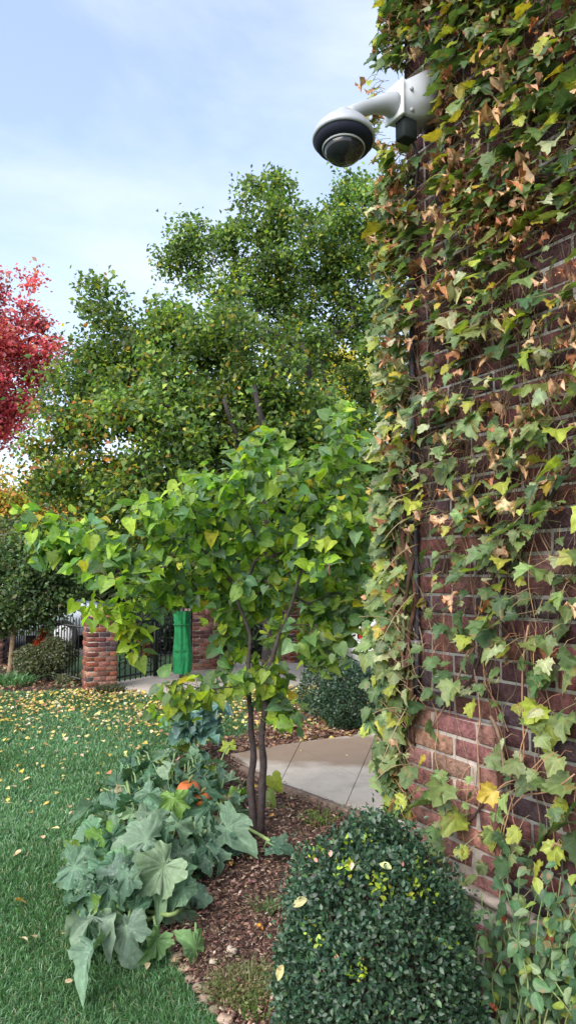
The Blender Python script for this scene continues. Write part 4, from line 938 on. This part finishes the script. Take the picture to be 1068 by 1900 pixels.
def chips(name, n, r0, r1, a0, a1, poly, s0, s1, pal, wts, zmax, label, cat, lw=(.2, .5), grow_r=.6):
    x, y, rr = polar(n, r0, r1, a0, a1); e1, e2 = rng.normal(0, .02, (2, n)); ok = inpoly(x + e1, y + e2, poly) & ~inpoly(x, y, PATH); t_, o_, _ = wc(np.stack([x, y, 0 * x], 1)); ok &= ~((t_ > -.01) & (o_ < .07)); x, y, rr = x[ok], y[ok], rr[ok]; n = len(x)
    bt = chamfer_box(1, 1, 1, .1, .1, 3)[0]; V0 = np.array([[-.5, -.5, 0], [.5, -.45, .1], [.45, .5, 0], [-.5, .45, .1], [-.45, -.5, .5], [.5, -.4, .6], [.4, .5, .5], [-.5, .4, .6]]); T0 = np.array([[4, 5, 6], [4, 6, 7], [0, 5, 4], [0, 1, 5], [1, 6, 5], [1, 2, 6], [2, 7, 6], [2, 3, 7], [3, 4, 7], [3, 0, 4]])
    ln = rng.uniform(s0, s1, n) * (rr / 2.5) ** grow_r; wdt = ln * rng.uniform(*lw, n); nr = rvec(n) * .55 + np.array([0, 0, 1]); Rm = frames(nr, rvec(n) * np.array([1, 1, .4]), np.stack([wdt, ln, wdt * .35], 1))
    pos = np.stack([x, y, .012 + rng.random(n) ** 2 * zmax], 1); V, T, Cc = scatter_mesh([(V0, T0, np.ones((8, 3)))], np.zeros(n, int), Rm, pos, pick(pal, wts, n, .2))
    o = link(name, mesh_arrays(name, V, T, Cc, M['chip']), None, kind='stuff'); tag(o, label, cat)
chips('mulch', 95000, 1.9, 10, -14, 22, BED, .006, .023, [(.15, .08, .058), (.21, .125, .092), (.09, .048, .036), (.36, .25, .19), (.5, .37, .28)], (5, 4, 3.5, 1.4, .5), .05, 'reddish brown wood chip mulch of the bed', 'mulch')
def litter(name, n, fx, pal, wts, size, label, cat, single=0, group=None, slabel=None):
    x, y = fx(n); n = len(x); nr = rvec(n) * .45 + np.array([0, 0, 1.]); Rm = frames(nr, rvec(n) * np.array([1, 1, .2]), size * rng.lognormal(0, .25, n)); gz = np.where(inpoly(x, y, PATH), .048, np.where(inpoly(x, y, DRIVE), .035, np.where(inpoly(x, y, BED), .035, .042)))
    pos = np.stack([x, y, gz + rng.random(n) * .008], 1); cl = pick(pal, wts, n, .15)
    if single:
        me = [mesh_arrays('fallen_leaf', t[0], t[1], t[2], M['dry']) for t in oval_t + ivy_t[:2]]
        for i in range(n):
            o = link('fallen_leaf', me[i % 6], None, color=cl[i], mat4=Matrix([[*Rm[i][r_], pos[i][r_]] for r_ in range(3)] + [[0, 0, 0, 1]])); tag(o, slabel if isinstance(slabel, str) else slabel[i], 'leaf', group)
    else:
        tm = [leaf_temp(BOXL, (3,), .4, .3, .06, 2, 1.1, (1, 1, 1), .03, s, rings=(1.0,), centre=(0, .45)) for s in range(3)]
        for t in tm: t[0][:, 0] *= 1.5
        V, T, Cc = scatter_mesh(tm, rng.integers(0, 3, n), Rm, pos, cl); o = link(name, mesh_arrays(name, V, T, Cc, M['dry']), None, kind='stuff'); tag(o, label, cat)
YPAL = [(.55, .42, .10), (.62, .52, .2), (.45, .28, .12), (.6, .5, .34), (.35, .17, .09)]
def f_lawn(n):
    n = n * 2; x, y, r = polar(n, 4.4, 10.6, -42, 8, 2.6); py = proj(np.stack([x, y, 0 * x], 1))[1]; px = proj(np.stack([x, y, 0 * x], 1))[0]
    p = np.interp(py, [1270, 1285, 1335, 1365, 1400, 1500], [.55, .8, .55, .18, .08, .03]) * (.6 + .5 * wob(x * 1.5, y * 1.5, 1.5)); p = p * np.where((px > 250), 1.5, 1.0)
    ok = (rng.random(n) < p) & ~inpoly(x, y, PATH) & ~inpoly(x, y, DRIVE) & ~inpoly(x, y, gp((470, 2080), (285, 1730), (205, 1590), (225, 1500), (370, 1392), (520, 1400), (800, 1600))); return x[ok], y[ok]
litter('fallen_leaves', 9500, f_lawn, YPAL, (4, 4, 2, 2, .8), .042, 'yellow fallen leaves strewn over the far lawn', 'leaves')
def f_bed(n):
    x, y, r = polar(n, 5.0, 10.5, -10, 22, 2); px, py, _ = proj(np.stack([x, y, 0 * x], 1)); ok = inpoly(x, y, BED) & ~inpoly(x, y, PATH) & (py < 1400); return x[ok], y[ok]
litter('leaf_litter', 9000, f_bed, [(.36, .2, .13), (.5, .36, .24), (.25, .12, .08), (.55, .42, .12), (.16, .08, .06)], (4, 2.5, 4, .8, 3), .05, 'brown leaf litter beside the paved path and shrubs', 'leaves')
litter('bed_litter', 6000, lambda n: (lambda q: (q[0][inpoly(q[0], q[1], FARBED)], q[1][inpoly(q[0], q[1], FARBED)]))(polar(n, 8.5, 14, -40, -10, 2)), [(.3, .16, .11), (.4, .3, .18), (.2, .12, .08), (.12, .2, .08)], (3, 2, 3, 2), .055, 'brown leaf litter in the far planting strip', 'leaves')
def f_spots(pts):
    P = np.array([onz(a, b)[:2] for a, b in pts]); return lambda n: (P[:, 0], P[:, 1])
litter('x', 0, f_spots([(36, 1762), (66, 1764), (112, 1755), (60, 1468), (52, 1455), (127, 1512), (128, 1524), (8, 1505), (110, 1552), (40, 1592), (15, 1490), (38, 1430), (120, 1425), (56, 1500), (80, 1570), (275, 1807), (130, 1845), (30, 1690), (18, 1440), (150, 1410), (70, 1425), (98, 1400), (20, 1470), (215, 1345), (60, 1380), (92, 1500)]), [(.62, .52, .28), (.6, .42, .10), (.5, .4, .25)], (3, 2, 2), .048, '', 'leaf', 1, 'single leaves on the near lawn', ['leftmost of the pair of pale leaves low on the near lawn', 'right leaf of the pair of pale leaves low on the lawn', 'yellow leaf on the lawn just left of the lowest squash leaf', 'pale leaf on the lawn left of the squash, upper of two', 'pale leaf on the lawn left of the squash, lower of two', 'upper of two small leaves touching the left squash edge', 'lower of two small leaves touching the left squash edge', 'leaf on the lawn at the left frame edge level with the pumpkins', 'tan leaf on the lawn halfway up the left squash edge', 'lone tan leaf on the open lawn left of the squash', 'upper leaf of two at the left edge of the mid lawn', 'leaf on the mid lawn in the pale stripe', 'leaf on the lawn left of the top of the squash', 'small leaf on the lawn between the squash and left edge', 'leaf low on the lawn nearest the squash shadow', 'yellow leaf on the near lawn below the squash plant', 'tan leaf on the lawn at the very bottom of the view', 'single leaf near the left edge above the pale pair', 'leaf at the far left of the mid lawn near the litter', 'leaf on the mid lawn nearest the kale plant', 'leaf on the mid lawn between the litter and the squash', 'leaf just above the squash top on the pale stripe', 'leaf at the left edge just above the mid lawn', 'leaf on the lawn in front of the near brick pier', 'leaf on the far left lawn below the yellow litter', 'leaf on the lawn beside the squash leaf that sticks out left'])
litter('x', 0, f_spots([(472, 1730)]), [(.75, .32, .03)], (1,), .042, '', 'leaf', 1, None, 'bright orange leaf lying alone on the brown mulch')
litter('x', 0, f_spots([(640, 1412), (560, 1402), (690, 1440)]), [(.6, .5, .26)], (1,), .05, '', 'leaf', 1, 'leaves on the paved path', ['small yellowish leaf on the middle of the brown path stain', 'small yellowish leaf on the path close to the redbud trunks', 'small yellowish leaf on the path close to the hanging ivy'])
litter('x', 0, f_spots([(470, 1470), (490, 1480), (500, 1460), (530, 1500), (560, 1520), (505, 1525), (455, 1600), (430, 1610), (500, 1670), (540, 1490), (580, 1515)]), [(.6, .36, .06), (.55, .42, .2), (.4, .2, .1)], (2, 2, 1), .05, '', 'leaf', 1, 'leaves in the mulch by the redbud', ['dry leaf on mulch between redbud trunks and path corner', 'dry leaf just right of the redbud trunks below the path', 'dry leaf touching the path kerb beside the leafy weed', 'dry leaf on the mulch below the second kerb stone', 'dry leaf on mulch midway between redbud and boxwood', 'dry leaf on the mulch above the big squash leaf', 'dry leaf on the mulch just left of the redbud foot', 'dry leaf at the right rim of the squash patch', 'dry leaf on mulch beside the small green weed', 'dry leaf below the middle of the path kerb', 'dry leaf on mulch above the boxwood beside the grassy weed'])

# edging stones along the bed
ed = thing('stone_edging', 'line of tan edging stones between the lawn and mulch', 'edging', onz(360, 1830))
pts = [(300, 1735), (315, 1762), (328, 1785), (342, 1802), (352, 1822), (372, 1840), (384, 1862), (402, 1880), (418, 1900), (436, 1922), (470, 1960), (490, 2000)]
for i, (X, Y) in enumerate(pts):
    p = onz(X, Y); s = rng.uniform(.04, .075); V, T = chamfer_box(s, s * rng.uniform(.6, .9), s * .6, s * .16, s * .05, 70 + i); V = V @ np.array(Matrix.Rotation(rng.uniform(-1, 1), 3, 'Z')).T
    me = mesh_arrays('stone', V, T, None, M['stone'], True); link('stone', me, ed, color=pick([(.26, .19, .13), (.34, .25, .18), (.2, .14, .10)], (1, 1, 1), 1)[0], mat4=Matrix.Translation(Vector((p[0], p[1], s * .18))))
for i, (a, b) in enumerate((((455, 1434), (520, 1466)), ((520, 1466), (600, 1496)), ((600, 1496), (655, 1518)), ((655, 1518), (705, 1533)))):
    p, q = onz(*a), onz(*b); d = (q - p) / np.linalg.norm(q - p); nn = np.array([-d[1], d[0], 0]); mb = MB(); V, T = chamfer_box(np.linalg.norm(q - p) - .01, .05, .07, .008, .002, i); mb.add(V @ np.stack([d, nn, [0, 0, 1]], 1).T + (p + q) / 2 - nn * .035 + np.array([0, 0, .028]), T, (.17, .12, .095))
    mb.build('kerb_stone', M['stone'], path)
for i, (X, Y, s) in enumerate(((430, 1778, .045), (395, 1800, .03))):
    p = onz(X, Y); V, T = chamfer_box(s, s * .8, s * .7, s * .2, s * .05, 90 + i); o = link('stone', mesh_arrays('stone', V, T, None, M['stone'], True), None, color=(.48, .42, .34), mat4=Matrix.Translation(Vector((p[0], p[1], .03)))); tag(o, ('pale rounded stone lying above the wispy weed tuft', 'small pale stone between the weed tuft and lawn edge')[i], 'stone')

# weedy tufts in the mulch
def tuft_plant(name, label, X, Y, rad, h, n, pal, wdt=.0018, leafy=0):
    c = onz(X, Y); th = thing(name, label, 'plant', c); a = rng.uniform(0, 2 * math.pi, n); r = rad * np.sqrt(rng.random(n)); b = np.stack([c[0] + np.cos(a) * r, c[1] + np.sin(a) * r, 0 * a + .012], 1)
    hh = h * rng.uniform(.4, 1, n); ln = np.stack([np.cos(a), np.sin(a)], 1) * rng.uniform(.1, 1.0, (n, 1)) + rng.normal(0, .4, (n, 2)); mid = b + np.stack([ln[:, 0] * hh * .3, ln[:, 1] * hh * .3, hh * .6], 1); tp = b + np.stack([ln[:, 0] * hh, ln[:, 1] * hh, hh * .85], 1)
    an = rng.uniform(0, math.pi, n); off = np.stack([np.cos(an) * wdt, np.sin(an) * wdt, 0 * an], 1); V = np.stack([b - off, b + off, mid + off, mid - off, tp], 1).reshape(-1, 3); T = (np.array([[0, 1, 2], [0, 2, 3], [3, 2, 4]])[None] + (np.arange(n) * 5)[:, None, None]).reshape(-1, 3)
    link('blades', mesh_arrays('blades', V - np.array(c), T, np.repeat(pick(pal, [1] * len(pal), n), 5, 0), M['grass']), th, kind='stuff', mat4=Matrix.Translation(Vector(c)))
    if leafy:
        k = rng.integers(0, n, leafy); p = mid[k] + (tp[k] - mid[k]) * rng.random((leafy, 1)); V, T, Cc = scatter_mesh(quad_t, rng.integers(0, 3, leafy), frames(rvec(leafy) + np.array([0, 0, 1]), rvec(leafy), rng.uniform(.5, 1, leafy) * h * .22), p - np.array(c), pick(pal, [1] * len(pal), leafy)); link('leaves', mesh_arrays('leaves', V, T, Cc, M['leaf']), th, kind='stuff', mat4=Matrix.Translation(Vector(c)))
    return th
tuft_plant('weed_tuft', 'wispy olive green weed tuft near the stone edging', 455, 1850, .13, .085, 900, [(.16, .19, .07), (.22, .24, .10), (.12, .16, .06), (.3, .24, .14)], .0013, 900)
tuft_plant('weed_tuft', 'small green weed in the mulch above the orange leaf', 490, 1700, .05, .10, 60, [(.12, .2, .08), (.16, .24, .1)], .003, 40)
tuft_plant('weed_tuft', 'thin green weed at the bottom of the mulch bed', 478, 1895, .05, .07, 60, [(.14, .24, .06), (.2, .28, .08)], .003, 20)
tuft_plant('weed_tuft', 'short grassy weed between the path kerb and the boxwood', 590, 1530, .10, .09, 120, [(.12, .2, .06), (.2, .3, .06)], .003, 120)
tuft_plant('hosta', 'low green spreading plant below the small tan trunked tree', 18, 1272, .35, .22, 260, [(.09, .2, .08), (.12, .24, .10)], .012)
tuft_plant('ground_cover', 'bluish low clump in front of the olive shrub', 78, 1262, .22, .2, 240, [(.08, .16, .12), (.10, .2, .14)], .01)
tuft_plant('ground_cover', 'straggly low plant left of the near brick pier', 140, 1268, .25, .2, 240, [(.16, .17, .12), (.2, .2, .12), (.1, .14, .07)], .008, 200)
tuft_plant('ground_cover', 'dark low plant hugging the foot of near brick pier', 205, 1286, .18, .14, 220, [(.05, .07, .035), (.1, .09, .05)], .006, 240)

# ------------------------------------------------------------------ piers, gate, fence, shrubs at the far side
def pier(label, X, Yd, wd, ht, ang, pal):
    c = np.array([(X - 534) / F * Yd, Yd, 0.]); th = thing('brick_pier', label, 'pier', c, 'brick piers of the iron gate'); A = np.array(Matrix.Rotation(ang, 3, 'Z')); TX = lambda V: V @ A.T + c
    mb = MB(); mb.box((-wd / 2 + .012, -wd / 2 + .012, 0), (wd / 2 - .012, wd / 2 - .012, ht), (.42, .38, .35), TX); mb.build('core', M['mortar'], th)
    nc = int(ht / CH); mes = {}
    for k in range(nc):
        z = k * CH + CH / 2
        for side in range(4):
            Rz = np.array(Matrix.Rotation(side * math.pi / 2, 3, 'Z')); L_ = wd - .10; x0 = -wd / 2 + (.0 if k % 2 else .10)
            x = x0; end = x0 + L_ - .0
            parts_ = [(x, x + L_ / 2 - .005), (x + L_ / 2 + .005, x + L_ - .01)]
            for (a, b) in parts_:
                key = (side, round(b - a, 3), rng.integers(0, 2))
                if key not in mes:
                    V, T = chamfer_box(b - a, .10, .0577, .004, .0015, len(mes)); mes[key] = mesh_arrays('brick', (V @ Rz.T) @ A.T, T, None, M['brick'])
                p = TX((np.array([[(a + b) / 2, -wd / 2 + .05 - .0, z]]) @ Rz.T))[0]; link('brick', mes[key], th, color=pick(pal, (3, 3, 2, 2, 1), 1, .15)[0], mat4=Matrix.Translation(Vector(p)))
    ztop = nc * CH
    for i in range(5):
        a = -wd / 2 - .035 + i * (wd + .07) / 5; mb = MB(); V, T = chamfer_box((wd + .07) / 5 - .008, wd + .07, .075, .008, .002, i); mb.add(TX(V + np.array([a + (wd + .07) / 10, 0, ztop + .045])), T, pick(pal, (3, 3, 2, 2, 1), 1)[0] * 1.25); mb.build('cap_brick', M['brick'], th)
    return c, th
PP = [(.22, .075, .045), (.15, .055, .045), (.08, .05, .055), (.28, .13, .10), (.34, .17, .13)]
PK = [(.30, .13, .10), (.24, .09, .07), (.15, .07, .07), (.36, .2, .17), (.4, .24, .2)]
c1, p1 = pier('near brick gate pier at the edge of the lawn', 190, 10.45, .42, 1.0, R_(25), PP)
c2, p2 = pier('brick gate pier just right of the green wrap', 378, 12.6, .44, 1.0, R_(25), PK)
c3, p3 = pier('dark brick pier at the left edge behind small tree', -6, 13.2, .44, .95, R_(10), [(.10, .045, .04), (.08, .04, .04), (.06, .04, .04), (.13, .07, .06), (.15, .08, .07)])
c4, p4 = pier('brick pier glimpsed behind the redbud trunk', 548, 13.6, .44, 1.05, R_(25), PP)
c5 = np.array([3.4, 13.8, 0])

def fence(name, label, cat, a, b, h, group=None, scroll=False, sp_=.11):
    th = thing(name, label, cat, (a + b) / 2, group); d = (b - a); ln = np.linalg.norm(d); d /= ln; up = np.array([0, 0, 1.]); col = (.012, .012, .014)
    for z in (.12, h - .14): mb = MB(); nn = np.array([-d[1], d[0], 0]); mb.tube([a + up * z, b + up * z], .016, col, 4); mb.build('rail', M['black'], th)
    k = int(ln / sp_)
    mb = MB(); mb.tube([up * 0 + up * .05, up * (h - .03), up * h], [.009, .009, .001], col, 4); 
    bar = mb.mesh('picket', M['black'])
    for i in range(1, k): p = a + d * i * ln / k; link('picket', bar, th, mat4=Matrix.Translation(Vector(p)))
    if scroll:
        for j in range(6):
            for zc2, s in ((h * .28, .10), (h * .52, .12), (h * .74, .09)):
                cc = a + d * ln * (j + .5) / 6 + up * zc2; Q = [cc + d * s * (1 - .7 * u) * math.cos(u * 9 + j) + up * s * (1 - .7 * u) * math.sin(u * 9 + j) - np.array([-d[1], d[0], 0]) * .014 for u in np.linspace(0, 1, 22)]
                mb = MB(); mb.tube(Q, .008, col, 4); mb.build('scroll', M['black'], th)
        for z in (.0,):
            for e in (a + d * .03, (a + b) / 2 - d * .03, (a + b) / 2 + d * .03, b - d * .03): mb = MB(); mb.tube([e + up * .04, e + up * h], .022, col, 6); mb.build('stile', M['black'], th)
    return th
gd = (c2 - c1) / np.linalg.norm(c2 - c1)
fence('iron_gate', 'black wrought iron double gate with scrolls between two piers', 'gate', c1 + gd * .3, c2 - gd * .3, 1.05, scroll=True)
fence('iron_fence', 'black iron picket fence behind the olive shrub', 'fence', c3 + np.array([.25, 0, 0]), c1 - np.array([.30, -.15, 0]), 1.0)
fence('iron_fence', 'black iron picket fence right of the green wrap', 'fence', c2 + np.array([.28, .05, 0]), c4 - np.array([.28, 0, 0]), 1.0)
fence('iron_fence', 'black iron picket fence behind the dark boxwoods', 'fence', c4 + np.array([.28, .05, 0]), c5, 1.0)

# green wrap
g0 = np.array([(340 - 534) / F * 11.4, 11.4, 0]); V = []; T = []; kk = 40; rows = 16
gw = thing('wrapped_post', 'bright green fabric wrapped around a post before the gate pier', 'covered post', g0)
for i in range(rows + 1):
    u = i / rows; z = .10 + u * .95; rr_ = .115 + .015 * math.sin(u * 6) + .01 * u
    for j in range(kk):
        a = 2 * math.pi * j / kk; q = rr_ * (1 + .13 * math.sin(a * 7 + u * 2) + .08 * math.sin(a * 13 - u * 5)); V.append((g0[0] + q * math.cos(a) + .01 * math.sin(u * 5), g0[1] + q * math.sin(a), z))
for i in range(rows):
    for j in range(kk): a = i * kk + j; b = i * kk + (j + 1) % kk; T += [(a, b, b + kk), (a, b + kk, a + kk)]
mb = MB(); mb.add(V, T, (.02, .24, .085)); mb.build('wrap', M['cloth'], gw, True)
mb = MB(); mb.tube([g0, g0 + np.array([0, 0, 1.3])], .035, (.1, .1, .1), 8); mb.build('post', M['black'], gw)
for z in (.45, .85): mb = MB(); mb.lathe([(.138, -.012), (.145, 0), (.138, .012)], g0 + np.array([0, 0, z]), (0, 0, 1), 24, (.02, .2, .07)); mb.build('tie', M['cloth'], gw)

pal_o = [(.12, .14, .07), (.16, .18, .10), (.09, .11, .06), (.2, .2, .13)]
def shrub(name, label, blobs, n, leaf, pal, tm=quad_t):
    c = at(blobs[0][0], 1250, blobs[0][3]); c[2] = 0; th = thing(name, label, 'shrub', c); pos = blob_points(blobs, n, .4, .8); pos = pos[pos[:, 2] > .03]; n = len(pos)
    V, T, Cc = scatter_mesh(tm, rng.integers(0, len(tm), n), frames(rvec(n) + np.array([0, -.3, .7]), rvec(n), leaf * rng.lognormal(0, .2, n)), pos - c, pick(pal, [1] * len(pal), n, .2)); link('foliage', mesh_arrays('foliage', V, T, Cc, M['far']), th, kind='stuff', mat4=Matrix.Translation(Vector(c)))
    mb = MB()
    for _ in range(30): e = pos[rng.integers(0, n)]; mb.tube([c + rng.normal(0, .04, 3) * np.array([1, 1, 0]), (c + e) / 2 + np.array([0, 0, .05]), e], [.012, .008, .003], (.1, .08, .06), 4, False)
    mb.build('stems', M['bark'], th, kind='stuff')
shrub('olive_shrub', 'olive grey shrub in front of the black picket fence', [(85, 1222, 30, 11.2), (55, 1225, 28, 11.2), (115, 1215, 28, 11.2), (100, 1200, 20, 11.2), (70, 1235, 24, 11.2)], 6500, .045, pal_o)
shrub('red_shrub', 'small red orange shrub between the fence and olive shrub', [(76, 1190, 9, 11.6), (83, 1172, 8, 11.6), (68, 1203, 9, 11.6)], 420, .06, [(.6, .09, .03), (.5, .12, .04)])
shrub('orange_shrub', 'low orange leaved shrub behind the iron gate', [(268, 1195, 12, 14.5), (280, 1215, 12, 14.5)], 500, .06, [(.5, .12, .05), (.3, .1, .06), (.1, .12, .05)])
shrub('dark_hedge', 'dark hedge behind the iron gate and fence', [(x_, 1175 + 10 * math.sin(x_), 32, 15.2) for x_ in range(200, 800, 34)], 26000, .07, [(.03, .05, .03), (.045, .07, .035), (.02, .035, .025)])

# parked cars
def car(label, c, ang, col, L_=4.4):
    th = thing('parked_car', label, 'car', c); A = np.array(Matrix.Rotation(ang, 3, 'Z')); TX = lambda V: np.asarray(V) @ A.T + c
    prof = [(-2.15, .32), (-2.2, .62), (-2.1, .88), (-1.35, .98), (-.75, 1.40), (.45, 1.44), (1.25, 1.05), (2.05, .92), (2.2, .66), (2.16, .32)]
    def ext(p, w0, w1, colr, name, mat):
        V = []; n = len(p)
        for s in (-1, 1):
            for (x, z) in p: ww = w0 if z < .95 else w0 + (w1 - w0) * (z - .95) / .5; V.append((x, s * ww, z))
        T = []
        for i in range(n): j = (i + 1) % n; T += [(i, j, j + n), (i, j + n, i + n)]
        for i in range(1, n - 1): T += [(0, i + 1, i), (n, n + i, n + i + 1)]
        mb = MB(); mb.add(TX(np.array(V)), T, colr); mb.build(name, mat, th)
    ext(prof, .86, .66, col, 'body', M['paint'])
    for s in (-1, 1):
        for q in ([(-1.15, .99), (-.68, 1.33), (-.12, 1.35), (-.12, 1.0)], [(-.04, 1.0), (-.04, 1.35), (.42, 1.37), (1.02, 1.06)]):
            V = [(x, s * ((.86 + (.66 - .86) * (z - .95) / .5) + .006), z) for x, z in q] + [(x, s * ((.86 + (.66 - .86) * (z - .95) / .5) - .02), z) for x, z in q]
            mb = MB(); mb.add(TX(np.array(V)), [(0, 1, 2), (0, 2, 3), (0, 4, 5), (0, 5, 1), (1, 5, 6), (1, 6, 2), (2, 6, 7), (2, 7, 3), (3, 7, 4), (3, 4, 0)], (.03, .035, .045)); mb.build('window', M['dark_gloss'], th)
    for x in (-1.35, 1.4):
        for s in (-1, 1):
            cc = TX(np.array([[x, s * .78, .33]]))[0]; axw = A @ np.array([0, s, 0.]); mb = MB(); mb.lathe([(.0, .06), (.2, .06), (.22, .08), (.32, .09), (.335, .04), (.335, -.1), (.2, -.1)], cc, axw, 24, (.02, .02, .02)); wh = mb.build('wheel', M['rubber'], th, True)
            mb = MB(); mb.lathe([(0, .095), (.07, .1), (.19, .092), (.2, .085)], cc, axw, 16, (.5, .5, .52)); r2 = mb.build('rim', M['white'], None); r2.parent = wh; r2.matrix_basis = Matrix.Translation(-Vector(world_loc(wh)))
    for s in (-1, 1):
        mb = MB(); mb.box((2.13, s * .72 - .12, .62), (2.205, s * .72 + .12, .76), (.7, .7, .72), TX); mb.build('headlight', M['dark_gloss'], th)
        mb = MB(); mb.box((-2.205, s * .72 - .1, .66), (-2.12, s * .72 + .1, .8), (.4, .02, .02), TX); mb.build('tail_light', M['dark_gloss'], th)
    ext([(-.68, 1.03), (-.70, 1.34), (-.66, 1.36), (-.5, 1.03)], .5, .45, (.03, .035, .04), 'seat_row', M['rubber'])
car('pale blue white car parked beyond the left fence', np.array([-6.3, 16.6, 0]), R_(4), (.62, .68, .75))
car('silver white car parked behind the boxwoods and ivy', np.array([3.1, 11.6, .03]), R_(8), (.66, .69, .72))
